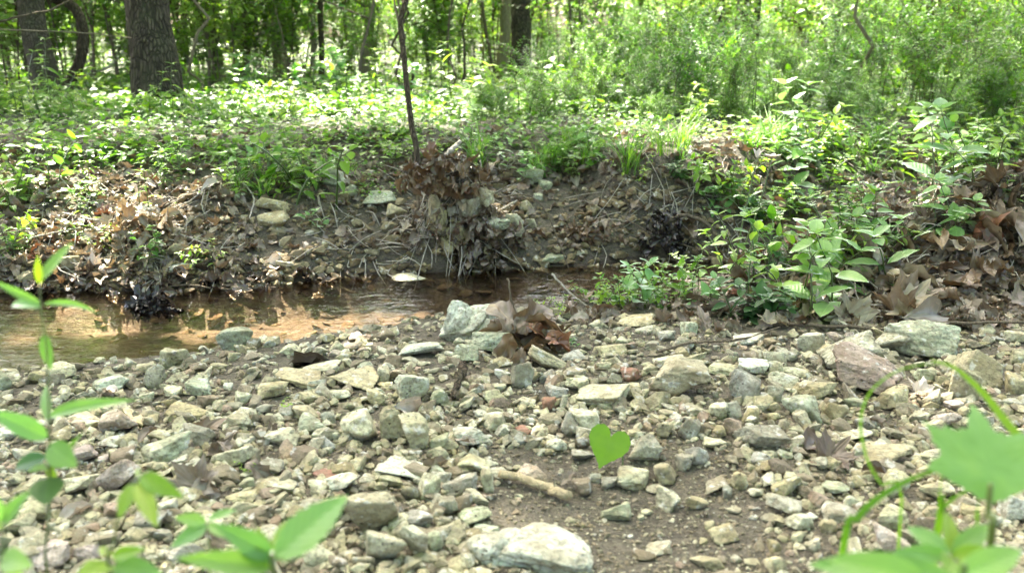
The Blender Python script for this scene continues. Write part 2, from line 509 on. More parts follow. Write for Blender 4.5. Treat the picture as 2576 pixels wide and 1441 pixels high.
BEDST = stone_mat('creek bed stone', True, palette=PALB)

def ground_mat():
    t = NT('soil')
    geo = t.n('NewGeometry'); pos = geo.outputs['Position']
    sx = t.n('SeparateXYZ'); t.link(pos, sx.inputs[0])
    n1 = t.noise(pos, 9, 5, 0.6); n2_ = t.noise(pos, 70, 4, 0.7); n3 = t.noise(pos, 240, 3, 0.7)
    soil = t.mix(t.ramp(n1, [(0.35, 0.0), (0.65, 1.0)]), (0.058, 0.049, 0.033), (0.112, 0.098, 0.066))
    soil = t.mix(t.ramp(n2_, [(0.40, 0.0), (0.66, 0.9)]), soil, (0.17, 0.145, 0.10))
    soil = t.mix(t.ramp(n3, [(0.36, 0.8), (0.5, 0.0)]), soil, (0.05, 0.038, 0.026))
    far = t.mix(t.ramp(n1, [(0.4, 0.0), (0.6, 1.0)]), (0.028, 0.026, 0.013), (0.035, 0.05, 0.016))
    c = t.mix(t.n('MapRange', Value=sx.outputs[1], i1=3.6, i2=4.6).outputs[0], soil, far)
    wet = t.n('MapRange', Value=sx.outputs[2], i1=WZ + 0.035, i2=WZ + 0.004).outputs[0]
    c = t.mix(wet, c, t.mix(1.0, c, (0.5, 0.42, 0.36), 'MULTIPLY'))
    bedc = t.mix(t.ramp(n1, [(0.4, 0.0), (0.6, 1.0)]), (0.20, 0.15, 0.115), (0.31, 0.24, 0.195))
    mpb = t.n('Mapping'); t.link(pos, mpb.inputs[0]); mpb.inputs['Scale'].default_value = (0.55, 1.5, 1)
    lay = t.noise(mpb.outputs[0], 34, 5, 0.65)
    bedc = t.mix(t.ramp(lay, [(0.36, 0.85), (0.5, 0.0)]), bedc, (0.07, 0.04, 0.025))
    bedc = t.mix(t.ramp(lay, [(0.55, 0.0), (0.68, 0.6)]), bedc, (0.36, 0.28, 0.22))
    bedc = t.mix(t.ramp(n2_, [(0.4, 0.6), (0.55, 0.0)]), bedc, (0.05, 0.03, 0.018))
    c = t.mix(t.n('MapRange', Value=sx.outputs[2], i1=WZ - 0.004, i2=WZ - 0.03).outputs[0], c, bedc)
    p = t.n('BsdfPrincipled'); t.link(c, p.inputs['Base Color'])
    t.link(t.n('MapRange', Value=wet, i3=0.95, i4=0.35).outputs[0], p.inputs['Roughness'])
    b = t.bump(n2_, 1.0, 0.012); b = t.bump(lay, 0.8, 0.02, b); b = t.bump(n3, 0.9, 0.004, b); t.link(b, p.inputs['Normal'])
    return t.surf(p.outputs[0])
SOIL = ground_mat()

def water_mat():
    t = NT('creek water')
    geo = t.n('NewGeometry')
    mp = t.n('Mapping'); t.link(geo.outputs['Position'], mp.inputs[0]); mp.inputs['Scale'].default_value = (0.75, 1.25, 1)
    a = t.noise(mp.outputs[0], 38, 3, 0.5); b = t.noise(mp.outputs[0], 10, 2, 0.5); c = t.noise(mp.outputs[0], 110, 2, 0.5)
    h = t.math('ADD', t.math('ADD', a, t.math('MULTIPLY', b, 1.6)), t.math('MULTIPLY', c, 0.22))
    nv = t.bump(h, 0.27, 0.009)
    tr = t.n('BsdfTransparent', Color=(0.78, 0.70, 0.57, 1))
    g = t.n('BsdfGlossy', Roughness=0.03, Color=(1, 1, 1, 1)); t.link(nv, g.inputs['Normal'])
    fr = t.n('Fresnel', IOR=1.40); t.link(nv, fr.inputs['Normal'])
    m = t.n('MixShader'); t.link(fr.outputs[0], m.inputs[0])
    t.link(tr.outputs[0], m.inputs[1]); t.link(g.outputs[0], m.inputs[2])
    return t.surf(m.outputs[0])
WATER = water_mat()

BARK_DARK = bark_mat('ridged bark', (0.025, 0.02, 0.013), (0.145, 0.12, 0.08), 1.0, moss=0.12, strength=1.0)
BARK_BROWN = bark_mat('brown bark', (0.05, 0.038, 0.025), (0.17, 0.13, 0.085), 1.4, moss=0.1)
BARK_GREY = bark_mat('grey ridged bark', (0.06, 0.05, 0.035), (0.20, 0.17, 0.12), 1.3, moss=0.12)
BARK_TAN = bark_mat('tan bark', (0.13, 0.10, 0.065), (0.32, 0.27, 0.18), 1.6, ridged=False, moss=0.1)
BARK_PALE = bark_mat('bleached wood', (0.26, 0.23, 0.18), (0.55, 0.50, 0.41), 2.0, ridged=False, moss=0.02)
WOOD_END = bark_mat('cut wood', (0.35, 0.27, 0.15), (0.55, 0.45, 0.28), 2.5, ridged=False, moss=0.0)
TWIG = bark_mat('twig bark', (0.06, 0.045, 0.03), (0.20, 0.16, 0.11), 3.0, ridged=False, moss=0.05)
STEM = leaf_mat('green stem', (0.09, 0.16, 0.03), (0.14, 0.2, 0.05), (0.5, 0.6, 0.3), veins=False)
L_MID = leaf_mat('mid green leaf', (0.05, 0.145, 0.02), (0.13, 0.24, 0.033), (2.2, 2.5, 0.7), 0.38, spec=0.24)
L_DARK = leaf_mat('dark green leaf', (0.035, 0.10, 0.025), (0.06, 0.14, 0.04), (1.8, 2.2, 0.9), 0.4, spec=0.3)
L_LIME = leaf_mat('lime leaf', (0.12, 0.24, 0.03), (0.19, 0.30, 0.045), (1.9, 2.1, 0.7), 0.42, spec=0.24)
L_BLUE = leaf_mat('blue green leaf', (0.14, 0.29, 0.09), (0.19, 0.36, 0.13), (1.5, 1.7, 0.7), 0.45, spec=0.35)
L_PALE = leaf_mat('pale lime leaf', (0.20, 0.36, 0.12), (0.24, 0.40, 0.14), (1.3, 1.5, 0.7), 0.5, veins=False, spec=0.2)
L_HEART = leaf_mat('heart leaf', (0.12, 0.25, 0.035), (0.13, 0.26, 0.04), (1.5, 1.7, 0.7), 0.5, veins=False, spec=0.2)
L_TREE = leaf_mat('tree leaf', (0.05, 0.12, 0.02), (0.13, 0.23, 0.03), (2.5, 2.7, 0.7), 0.5, veins=False, spec=0.1)
DEAD = dead_mat('dead leaf', [(0.0, (0.15, 0.12, 0.085)), (0.25, (0.26, 0.225, 0.17)), (0.45, (0.17, 0.125, 0.08)), (0.65, (0.28, 0.25, 0.195)), (0.85, (0.11, 0.08, 0.055)), (1.0, (0.22, 0.16, 0.10))])
DEAD_RED = dead_mat('russet dead leaf', [(0.0, (0.26, 0.09, 0.045)), (0.5, (0.19, 0.10, 0.055)), (1.0, (0.30, 0.14, 0.07))])
DEAD_TAN = dead_mat('tan dead leaf', [(0.0, (0.28, 0.225, 0.13)), (0.5, (0.33, 0.29, 0.20)), (1.0, (0.22, 0.16, 0.095))])
DEAD_BROWN = dead_mat('dark brown dead leaf', [(0.0, (0.14, 0.095, 0.05)), (0.5, (0.19, 0.135, 0.075)), (1.0, (0.095, 0.065, 0.035))])
DEAD_BLACK = dead_mat('black soaked leaf', [(0.0, (0.05, 0.045, 0.04)), (1.0, (0.09, 0.08, 0.07))], wet=True)
DEAD_PALE = dead_mat('bleached dead leaf', [(0.0, (0.55, 0.50, 0.44)), (1.0, (0.45, 0.40, 0.34))])
DEAD_WET = dead_mat('soaked dead leaf', [(0.0, (0.22, 0.17, 0.11)), (0.5, (0.17, 0.14, 0.10)), (1.0, (0.28, 0.23, 0.17))], wet=True)

# ------------------------------------------------------------------ leaf templates (length 1 along +y, normal +z)
def blade_tpl(n=6, w=0.45, fold=0.18, droop=0.25, peak=0.4, tipw=0.0, serr=0.0, across=2, wave=0.0, seed=0):
    V, U, T = [], [], []
    for i in range(n + 1):
        t = i / n
        p = math.log(0.5) / math.log(peak)
        half = 0.5 * w * math.sin(math.pi * min(1, t ** p)) ** 0.85 if 0 < t < 1 else 0.001
        if serr and 0 < i < n: half *= 1 + serr * (1 if i % 2 else -1)
        z0 = -droop * t * t
        for k in range(-across, across + 1):
            s = k / across
            V.append((half * s, t, z0 + fold * abs(s) * half * 2 - 0.3 * fold * (s * s) * half + wave * math.sin(t * 19 + k * 1.3 + seed) * abs(s) * w))
            U.append((0.5 + 0.5 * s * (half / (0.5 * w)), t))
    m = 2 * across + 1
    for i in range(n):
        for k in range(m - 1):
            a = i * m + k
            T += [(a, a + 1, a + m + 1), (a, a + m + 1, a + m)]
    return np.array(V), np.array(T), np.array(U)

def simple_tpl(w=0.55, fold=0.15, droop=0.15):
    V = np.array([(0, 0, 0), (-w / 2, 0.42, fold * w), (0, 0.5, -droop * .25), (w / 2, 0.42, fold * w), (0, 1, -droop)])
    return V, np.array([(0, 2, 1), (0, 3, 2), (1, 2, 4), (2, 3, 4)]), np.array([(0.5, 0), (0, .42), (.5, .5), (1, .42), (.5, 1)])

OUTL = [  # (angle from the tip in degrees, radius) of half a leaf, centre at y = 0.36
 [(0, .66), (8, .50), (15, .38), (21, .41), (28, .38), (36, .46), (44, .45), (52, .58), (58, .47), (66, .44), (74, .36), (84, .36), (92, .42), (103, .50), (110, .40), (125, .34), (145, .30), (165, .33), (180, .36)],
 [(0, .66), (12, .52), (20, .42), (30, .38), (40, .46), (47, .47), (55, .40), (66, .33), (80, .36), (90, .42), (98, .41), (106, .32), (120, .28), (132, .33), (142, .34), (152, .28), (168, .28), (180, .36)],
 [(0, .66), (10, .56), (22, .48), (32, .46), (40, .50), (50, .55), (62, .42), (78, .38), (95, .40), (115, .38), (140, .33), (165, .34), (180, .36)],
]
def lobed_tpl(seed, kind=0, narrow=1.0, curl=0.35, rings=4, crumple=0.05, dens=3):
    """lobed, mirror-symmetric leaf; stalk at the origin, tip at y about 1"""
    r = np.random.default_rng(seed)
    ol = OUTL[kind]
    a, q = [], []
    for i in range(len(ol) - 1):
        for k in range(dens):
            f = k / dens
            a.append(ol[i][0] + (ol[i + 1][0] - ol[i][0]) * f); q.append(ol[i][1] + (ol[i + 1][1] - ol[i][1]) * f - .02 * math.sin(math.pi * f))
    a, q = np.radians(np.array(a + [180.0])), np.array(q + [ol[-1][1]])
    A_ = np.concatenate([a, 2 * math.pi - a[-2:0:-1]]); Q = np.concatenate([q, q[-2:0:-1]])
    Q = Q * (1 + .07 * r.normal(size=len(Q)).cumsum().clip(-1, 1) * .5)
    na = len(A_)
    V, U, T = [(0, 0.36, 0)], [(0.5, 0.36)], []
    for j in range(1, rings + 1):
        for i in range(na):
            rr = Q[i] * j / rings
            x, y = math.sin(A_[i]) * rr * narrow, 0.36 + math.cos(A_[i]) * rr
            V.append((x, y, 0)); U.append((0.5 + x, y))
    for i in range(na):
        T.append((0, 1 + (i + 1) % na, 1 + i))
    for j in range(rings - 1):
        for i in range(na):
            b, c = 1 + j * na + i, 1 + j * na + (i + 1) % na
            T += [(b, c, c + na), (b, c + na, b + na)]
    V = np.array(V, float)
    c1, c2, c3 = r.uniform(-1, 1, 3)
    x, y = V[:, 0], V[:, 1] - 0.4
    V[:, 2] = curl * (c1 * x * x * 2.2 + c2 * y * y * 1.6 + c3 * x * y * 1.5 + 0.5 * abs(x)) + crumple * fbm(np.stack([x * 3.2, y * 3.2, x * 0 + seed], 1), seed, 3)
    return V, np.array(T), np.array(U)

def roll(tpl, amt):
    """roll a leaf around its long axis"""
    V, T, U = tpl; V = V.copy()
    a = V[:, 0] * amt
    R = 1.0 / amt
    z = V[:, 2].copy()
    V[:, 0] = np.sin(a) * (R - z); V[:, 2] = R - np.cos(a) * (R - z)
    return V, T, U

OVATE = [blade_tpl(7, 0.5, 0.16, 0.22, 0.4, wave=0.02, seed=1), blade_tpl(7, 0.42, 0.25, 0.4, 0.38, wave=0.03, seed=2), blade_tpl(7, 0.6, 0.12, 0.1, 0.42, wave=0.03, seed=3)]
LANCE = [blade_tpl(8, 0.22, 0.3, 0.35, 0.4, wave=0.02), blade_tpl(8, 0.26, 0.2, 0.6, 0.4, wave=0.02, seed=4)]
SMALL = simple_tpl()
BROAD = simple_tpl(0.8, 0.1, 0.1)
DEADL = []
for k in range(10):
    tp = lobed_tpl(40 + k, [0, 1, 2, 0, 1, 0, 2, 1, 0, 1][k], [1.0, .7, .8, .95, .65, 1.05, .7, .8, .9, .6][k], 0.55, 3, 0.15, 1 if k > 4 else 2)
    if k % 3 == 1: tp = roll(tp, 2.0)
    if k % 3 == 2: tp = roll(tp, 3.4)
    DEADL.append(tp)
for k in range(4):
    tp = blade_tpl(8, 0.5 + 0.1 * k, 0.5, 0.5, 0.5, wave=0.12, seed=k)
    DEADL.append(roll(tp, 3.0) if k % 2 else tp)

# ------------------------------------------------------------------ automatic labels: what it is + which one, counted from a landmark
ORD = ['', 'nearest', 'second', 'third', 'fourth', 'fifth', 'sixth', 'seventh', 'eighth', 'ninth', 'tenth', 'eleventh', 'twelfth', 'thirteenth', 'fourteenth', 'fifteenth', 'sixteenth']
LANDMARK = []     # (phrase, x, y, r)
def autolabel(items, lms):
    """items: (object, description, (x, y)); counts outwards per description, side and landmark"""
    gr = {}
    for o, desc, p in items:
        best = min(lms, key=lambda l: math.hypot(p[0] - l[1], p[1] - l[2]))
        dx, dy = p[0] - best[1], p[1] - best[2]
        side = ('right of' if dx > 0 else 'left of') if abs(dx) > abs(dy) else ('behind' if dy > 0 else 'in front of')
        gr.setdefault((desc, side, best[0]), []).append((math.hypot(dx, dy), id(o), o))
    for (desc, side, lm), L in gr.items():
        L.sort(key=lambda q: q[0])
        for k, (_, _, o) in enumerate(L):
            if k == 0: o['label'] = f'{desc} nearest {side} {lm}' if len(L) > 1 else f'{desc} {side} {lm}'
            elif k < len(ORD) - 1: o['label'] = f'{desc}, {ORD[k + 1]} one out {side} {lm}'
            else: o['label'] = f'{desc}, number {k + 1} outwards, {side} {lm}'
# ------------------------------------------------------------------ ground and water
near_m = (X > -2.7) & (X < 2.7) & (Y > 0.4) & (Y < 3.9)
Z = Z + np.where(near_m, 0.004 * n2(X, Y, 55, 77, 3), 0)
nx, ny = len(gx), len(gy)
idx = np.arange(nx * ny).reshape(ny, nx)
a, b, c, d = idx[:-1, :-1].ravel(), idx[:-1, 1:].ravel(), idx[1:, 1:].ravel(), idx[1:, :-1].ravel()
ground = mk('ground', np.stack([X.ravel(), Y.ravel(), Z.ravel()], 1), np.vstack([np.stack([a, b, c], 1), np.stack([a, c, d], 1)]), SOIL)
tag(ground, 'brown soil and stony bank of the creek', kind='structure')

wx = np.arange(-6, 6.01, 0.1)
V, T = [], []
for i, x in enumerate(wx):
    for y in (float(y_near(x)) - 0.09, float(y_far(x)) + 0.07): V.append((x, y, WZ))
for i in range(len(wx) - 1):
    p = 2 * i
    T += [(p, p + 2, p + 3), (p, p + 3, p + 1)]
water = mk('water', V, T, WATER)
tag(water, 'shallow clear brown creek water', kind='structure')

# ------------------------------------------------------------------ stones placed one by one: u v w h colour [tilt]
SC = dict(W=(0.53, 0.55, 0.46), C=(0.48, 0.46, 0.30), Y=(0.43, 0.37, 0.19), G=(0.32, 0.31, 0.25), P=(0.46, 0.39, 0.34), B=(0.19, 0.155, 0.11), R=(0.29, 0.155, 0.11), V=(0.38, 0.42, 0.28), T=(0.35, 0.31, 0.19))
SC = {k: (chalk(c, .3, 1.06) if k in 'WCYGVT' else c) for k, c in SC.items()}
SN = dict(W='whitish', C='cream', Y='ochre yellow', G='grey', P='pinkish', B='dark brown', R='reddish', V='pale greenish', T='tan')
STONES = '''
437 909 76 60 C;600 864 90 70 V;140 941 110 50 C;275 969 95 42 V -8;390 962 55 68 G;92 956 42 34 Y;10 966 45 50 V;527 1014 62 36 B;422 1016 45 30 Y;370 1001 42 30 C
475 1036 112 45 Y;610 1014 45 45 C;285 1031 80 38 C;215 1026 60 34 V;220 1054 105 30 T;295 1074 95 62 P -18;368 1066 50 38 T;608 1064 70 40 C;225 1071 50 30 C;150 1071 40 36 C
25 1096 55 42 W;275 1119 70 28 W;332 1114 50 26 P;388 1096 80 28 C;207 1151 73 48 P;307 1159 70 53 B;405 1141 140 78 V -12;82 1164 48 45 W;260 1164 32 25 P;590 1154 108 66 C -15
821 856 40 26 Y;849 889 45 25 P;909 886 30 20 P;880 872 34 20 P;925 872 30 18 W;804 889 50 28 C;1054 884 120 38 W -12;1066 916 35 15 C;809 929 100 24 C -10;751 959 125 42 Y 5
894 959 125 50 Y;964 949 32 52 C;684 989 78 46 Y;776 1004 92 46 Y 18;854 1001 58 34 C;946 1004 50 46 Y;1034 984 88 78 W;1106 1009 52 52 V;1244 1001 65 40 C;1254 974 42 20 C
1176 994 40 20 Y;1242 1064 65 48 C;1184 1111 98 62 W;911 1086 92 90 C -25;986 1081 70 98 T -20;1044 1106 80 96 C;1106 1124 55 50 V;769 1046 76 46 Y;826 1056 42 38 G;716 1044 44 34 G
669 1031 42 26 G;706 1106 98 48 C -15;811 1119 70 40 G;764 1151 73 50 B;686 1176 66 36 G;1191 1174 88 50 C 15;894 1175 58 46 C;1006 1183 130 52 W 8;829 1197 76 34 R;701 1225 86 30 C
857 1222 105 44 W -15;986 1215 62 38 C;931 1210 56 28 G;1036 1247 56 50 T;1081 1232 62 76 C 15;1106 1195 50 36 V;1161 1230 90 58 G -18;1196 1257 68 48 C 20;1226 1222 36 66 C;946 1292 138 130 T -12
1054 1312 66 50 G;1004 1322 56 40 C -30;1129 1282 52 50 G;1101 1300 32 32 T;1194 1305 90 50 V;1131 1342 88 50 T;959 1388 108 100 C 30;1036 1380 80 100 C 30;1094 1375 50 60 V;914 1422 62 45 T
1600 811 105 28 Y;1505 820 55 28 C;1623 830 60 16 C;1733 833 42 42 V;1678 848 40 30 W;1880 858 88 34 W;1563 860 34 20 C;1538 885 84 38 Y;1438 898 66 26 G;1375 915 100 44 T 28
1520 923 38 26 C;1683 915 80 40 C;1703 973 155 105 T;1818 933 88 32 C;1745 903 66 30 C;1895 928 88 42 W 15;1878 988 80 84 G;1443 943 60 34 T;1315 955 60 68 G;1380 953 44 36 G
1453 973 64 40 C;1520 1000 140 64 C -14;1400 988 62 34 G;1588 945 55 42 R;1383 1023 40 36 R;1418 1023 22 40 C;1475 1060 82 56 C;1560 1035 36 24 G;1430 1080 56 62 G 35;1750 1040 58 34 C
1808 1040 58 48 C;1845 1040 46 46 G;1680 1045 48 28 T;1673 1088 46 46 T;1733 1090 58 64 G 30;1810 1090 36 32 Y;1915 1105 130 66 G;1885 1050 46 44 Y;1920 1020 50 40 Y;1305 1110 34 32 G
1400 1125 60 38 C;1355 1090 22 28 C;1468 1118 50 34 B;1318 1085 45 16 R;1623 1140 88 76 G 15;1590 1205 90 56 C;1673 1200 58 58 T;1718 1172 46 48 G;1753 1155 56 50 G 30;1795 1118 60 28 C
1468 1152 62 34 G;1498 1207 38 28 G;1538 1220 52 32 G;1548 1287 80 54 V;1643 1235 40 28 T;1675 1265 64 56 C 20;1750 1272 60 38 Y;1858 1215 44 46 Y;1798 1225 76 36 T -20;1828 1245 26 38 G
1845 1285 42 18 C;1820 1350 76 48 Y;1778 1417 80 42 T;1620 1402 60 30 B;1653 1387 80 26 G -25;1913 1162 50 40 G;1468 1235 55 44 B;1905 1243 44 24 C;2040 870 76 56 G;1950 908 55 46 C
2102 853 40 26 P;2137 850 24 22 P;2057 990 108 52 Y;2017 1035 98 84 V -20;2105 1045 58 58 Y;2237 1013 86 74 Y;2147 1020 56 40 V;1970 960 90 46 C 10;1995 938 70 26 C;1945 1000 50 48 G
1947 1030 34 28 Y;1944 1055 30 26 Y;2475 950 150 100 T 18;2555 975 60 60 Y;2405 1025 60 32 P;2380 1068 62 54 P;2150 1100 90 26 C;2557 855 50 34 C;2562 905 50 40 C;2545 1020 60 28 W
2225 1155 160 56 Y -6;2155 1147 34 38 G;2362 1150 80 44 C;1982 1230 92 56 Y -15;1977 1283 92 48 G;2102 1230 66 36 V;2252 1230 66 76 C 25;2112 1292 94 52 G;2015 1317 74 44 C 15;2082 1327 42 38 Y
2040 1303 34 18 W;1962 1185 60 44 B;2142 1265 44 34 V;2237 1312 84 64 C;2237 1378 80 58 P 25;2545 1285 90 84 W;2044 1377 44 38 C;1950 1380 40 44 Y;1952 1420 60 46 Y;2014 1377 40 14 C
190 1220 112 50 C;300 1215 100 64 P -45;82 1300 84 60 C;220 1400 70 46 P;212 1337 38 26 G;420 1290 58 56 W;18 1370 40 46 V;408 1348 62 36 G;608 1255 80 38 Y -10;322 1313 50 22 Y
622 1222 50 36 V;35 1205 50 28 Y;690 524 88 36 Y 6;687 566 80 42 Y;450 638 62 42 Y;455 686 74 30 W;180 671 50 40 T;275 690 60 26 P;955 505 88 36 V 5;880 490 40 34 V
1000 545 58 40 Y;840 452 60 48 V;1390 661 62 30 V 8;720 671 48 16 C;1340 448 58 36 V;1372 472 38 26 V;1335 566 30 26 C;1322 527 40 34 T;1300 603 36 36 G;1180 575 66 70 C
1107 600 38 80 Y;1250 600 66 40 V;1130 650 44 60 Y;1355 500 28 22 V;1140 560 30 26 G;770 640 30 16 C;820 620 26 16 C;610 600 30 18 G;560 560 34 20 T;1420 590 34 16 T
935 640 40 18 T;640 620 26 14 C;1460 640 24 14 C;1240 655 30 14 T;1790 600 30 16 T;505 610 30 22 T;600 500 34 20 V;530 640 30 18 G;1700 640 24 14 T;780 590 26 16 G
'''
_spec = []
for line in STONES.strip().split('\n'):
    for it in line.split(';'):
        q = it.split()
        _spec.append((float(q[0]), float(q[1]), float(q[2]), float(q[3]), q[4], float(q[5]) if len(q) > 5 else None))
ground_pts = []
stone_items = []
stone_disc = []

def put_stone(u, v, w, h, col, tilt, seed, sub=None, depth=None, dz=0.0, facets=None, name='stone', rough=0.085, bury=0.18, soft=None):
    g = GP(u, min(v + h * 0.22, 1500)) if depth is None else PT(u, v + h * .22, depth)
    rel = g - CAM
    dist = rel @ FWD
    W = w / FPX * dist
    hp = h / FPX * dist
    el = math.atan2(-rel[2], math.hypot(rel[0], rel[1]))
    r = np.random.default_rng(seed)
    D = W * r.uniform(0.65, 0.95)
    Hh = max(0.42 * W * min(1, h / w * 1.4), (hp - 0.55 * D * math.sin(el)) / math.cos(el) * 1.12)
    if tilt is None: tilt = r.uniform(-12, 12)
    sub = sub or (4 if w > 60 else 3)
    V, F, _ = rock(seed, sub, facets or int(r.integers(7, 12)), soft or r.uniform(0.025, 0.07), rough, 0.035 if w > 60 else 0.04)
    V = V * np.array([W, D, Hh])[None]
    a = math.radians(tilt)
    R = np.array([[math.cos(a), 0, math.sin(a)], [0, 1, 0], [-math.sin(a), 0, math.cos(a)]])
    yaw = math.radians(r.uniform(-18, 18)); R2 = np.array([[math.cos(yaw), -math.sin(yaw), 0], [math.sin(yaw), math.cos(yaw), 0], [0, 0, 1]])
    V = V @ (R2 @ R).T
    V[:, 0] *= W / (V[:, 0].max() - V[:, 0].min())
    zlo = V[:, 2].min()
    V[:, 2] -= zlo + bury * (V[:, 2].max() - zlo)
    c = np.array([g[0], g[1] + D * 0.1, h1(g[0], g[1] + D * 0.1) + dz])
    if depth is not None: c[2] = max(c[2] - .01, g[2] + D * .1 * 0 - Hh * .32)
    o = mk(name, V + c, F, STONE, origin=c)
    k = SC[col]; j = r.uniform(0.88, 1.12)
    o.color = (k[0] * j, k[1] * j, k[2] * j * r.uniform(0.92, 1.08), 1)
    stone_disc.append((c[0], c[1], W * 0.42))
    return o, c, W

for i, (u, v, w, h, col, tl) in enumerate(_spec):
    o, c, W = put_stone(u, v, w, h, col, tl, 1000 + i)
    size = 'large' if W > 0.075 else ('small' if W < 0.035 else 'fist-sized' if W > 0.05 else 'medium')
    tag(o, cat='stone', group='loose stones of the gravel bar and creek bank')
    stone_items.append((o, f'{size} {SN[col]} stone', (c[0], c[1])))

# named boulders with a look of their own
def big(u, v, w, h, col, tilt, seed, label, cat='rock', lm=None, **kw):
    o, c, W = put_stone(u, v, w, h, col, tilt, seed, sub=5, name='rock', **kw)
    tag(o, label, cat)
    if lm: LANDMARK.append((lm, c[0], c[1]))
    return o, c
def join_lobes(specs, label, col, lm):
    """one rock made of fused lobes"""
    base = None; A = Acc(); dj = (GP(specs[-1][0], specs[-1][1] + specs[-1][3] * .3) - CAM) @ FWD
    for (u, v, w, h, seed, tl, sf) in specs:
        o, c, W = put_stone(u, v, w, h, col, tl, seed, sub=5, facets=22, rough=0.11, soft=sf, depth=dj)
        if base is None: base = c
        me = o.data
        V = np.empty(len(me.vertices) * 3); me.vertices.foreach_get('co', V)
        T = np.empty(len(me.loops), int); me.loops.foreach_get('vertex_index', T)
        A.add(V.reshape(-1, 3) + c, T.reshape(-1, 3))
        bpy.data.objects.remove(o); bpy.data.meshes.remove(me)
    o = A.make('rock', STONE, origin=base)
    o.color = tuple(x * (.86 if len(specs) == 3 else 1) for x in SC[col]) + (1,)
    tag(o, label, 'rock'); LANDMARK.append((lm, base[0], base[1]))
    return o
join_lobes([(1368, 1368, 246, 124, 77, 6, .2), (1245, 1376, 140, 104, 78, -8, .2), (1300, 1372, 150, 112, 79, 0, .2)], 'big whitish two-lobed limestone lying on mud at the bottom centre', 'W', 'the big two-lobed white rock')
o, c = big(1425, 1421, 106, 46, 'Y', -6, 81, 'ochre slab-like stone leaning on the front of the big two-lobed white rock')
c0 = GP(1425, 1441); o.location = (c0[0], c0[1] - 0.02, h1(c0[0], c0[1]) + 0.0)
big(1222, 1335, 74, 36, 'V', 0, 82, 'low greenish-grey stone tucked behind the left lobe of the two-lobed rock')
big(2325, 866, 182, 106, 'V', 8, 90, 'large pale green limestone boulder at the right above the dark stem', lm='the pale green boulder', facets=10, rough=0.09)
big(2262, 868, 130, 78, 'C', -25, 91, 'cream shoulder-shaped rock pressed against the left of the pale green boulder')
big(2135, 905, 140, 82, 'C', -30, 92, 'mossy cream boulder leaning behind the purple-brown rock', rough=0.09)
o, c = big(2190, 948, 175, 104, 'B', 14, 93, 'purple-brown slanted rock with pinkish top on the right', lm='the purple-brown rock', rough=0.08)
o.color = (0.31, 0.25, 0.215, 1)
big(2422, 985, 70, 110, 'T', 0, 94, 'upright tan flaky block behind the large lobed leaf')
join_lobes([(1186, 812, 150, 84, 95, -38, .06), (1154, 850, 78, 128, 196, 12, .06), (1196, 868, 100, 80, 97, -10, .08), (1216, 818, 64, 96, 98, 14, .06)], 'tall leaning whitish limestone rock at the water edge beside the brown leaf cluster', 'W', 'the tall leaning white rock')
big(1235, 868, 110, 70, 'V', 0, 97, 'mossy olive rock in front of the brown leaf cluster', rough=0.1)
big(1175, 895, 66, 56, 'V', 10, 98, 'small mossy foot stone below the tall leaning white rock')
# pale flat stone breaking the water, dark stones by it
o, c = big(1030, 722, 92, 20, 'C', 3, 99, 'flat cream stone breaking the surface of the creek', lm='the flat stone in the creek', dz=0.03)
o.location.z = WZ - 0.006
LANDMARK += [('the heart-shaped green leaf', *GP(1540, 1170)[:2]), ('the big tan block', *GP(1703, 980)[:2]), ('the cut branch', *GP(2205, 640)[:2]),
             ('the leaf-draped root mound', *GP(1120, 640)[:2]), ('the three upright pale stones', *GP(980, 1110)[:2]), ('the dark leaf lump in the creek', *GP(390, 850)[:2]), ('the tall plant at left', *GP(120, 1180)[:2]),
             ('the thin sapling', *GP(1050, 410)[:2])]
autolabel(stone_items, LANDMARK)

# ------------------------------------------------------------------ gravel: nobody could count it
SMALLR = [rock(300 + k, 3 if k < 4 else 2 if k < 10 else 1, int(5 + k % 5), 0.03, 0.04, 0.03) for k in range(14)]
r = np.random.default_rng(909)
_extra = []
_pool = GPm(np.stack([r.uniform(-20, 2600, 700), r.uniform(850, 1430, 700)], 1))
for p in _pool:
    if len(_extra) >= 48: break
    s_ = r.uniform(.028, .055)
    if p[1] > y_near(p[0]) - .05 or any((p[0] - q[0]) ** 2 + (p[1] - q[1]) ** 2 < (q[2] + s_ * .45) ** 2 for q in stone_disc): continue
    if G(p[0], p[1], 0.2, 1.02, 0.3, 0.16) > .3: continue
    rel = p - CAM; dpt = rel @ FWD
    u_, v_ = 1288 + rel[0] / dpt * FPX, 720.5 - (rel @ UPV) / dpt * FPX
    c_ = 'CCGYTVGBPW'[int(r.integers(10))]; w_ = s_ / dpt * FPX
    o, c, W = put_stone(u_, v_, w_, w_ * r.uniform(.5, .8), c_, None, 3000 + len(_extra))
    tag(o, cat='stone', group='loose stones of the gravel bar and creek bank')
    _extra.append(o); stone_items.append((o, f"{'medium' if W > .035 else 'small'} {SN[c_]} stone", (c[0], c[1])))
autolabel(stone_items, LANDMARK)
ROUNDR = [rock(700 + k, 3, 9, 0.25, 0.10, 0.05) for k in range(14)]
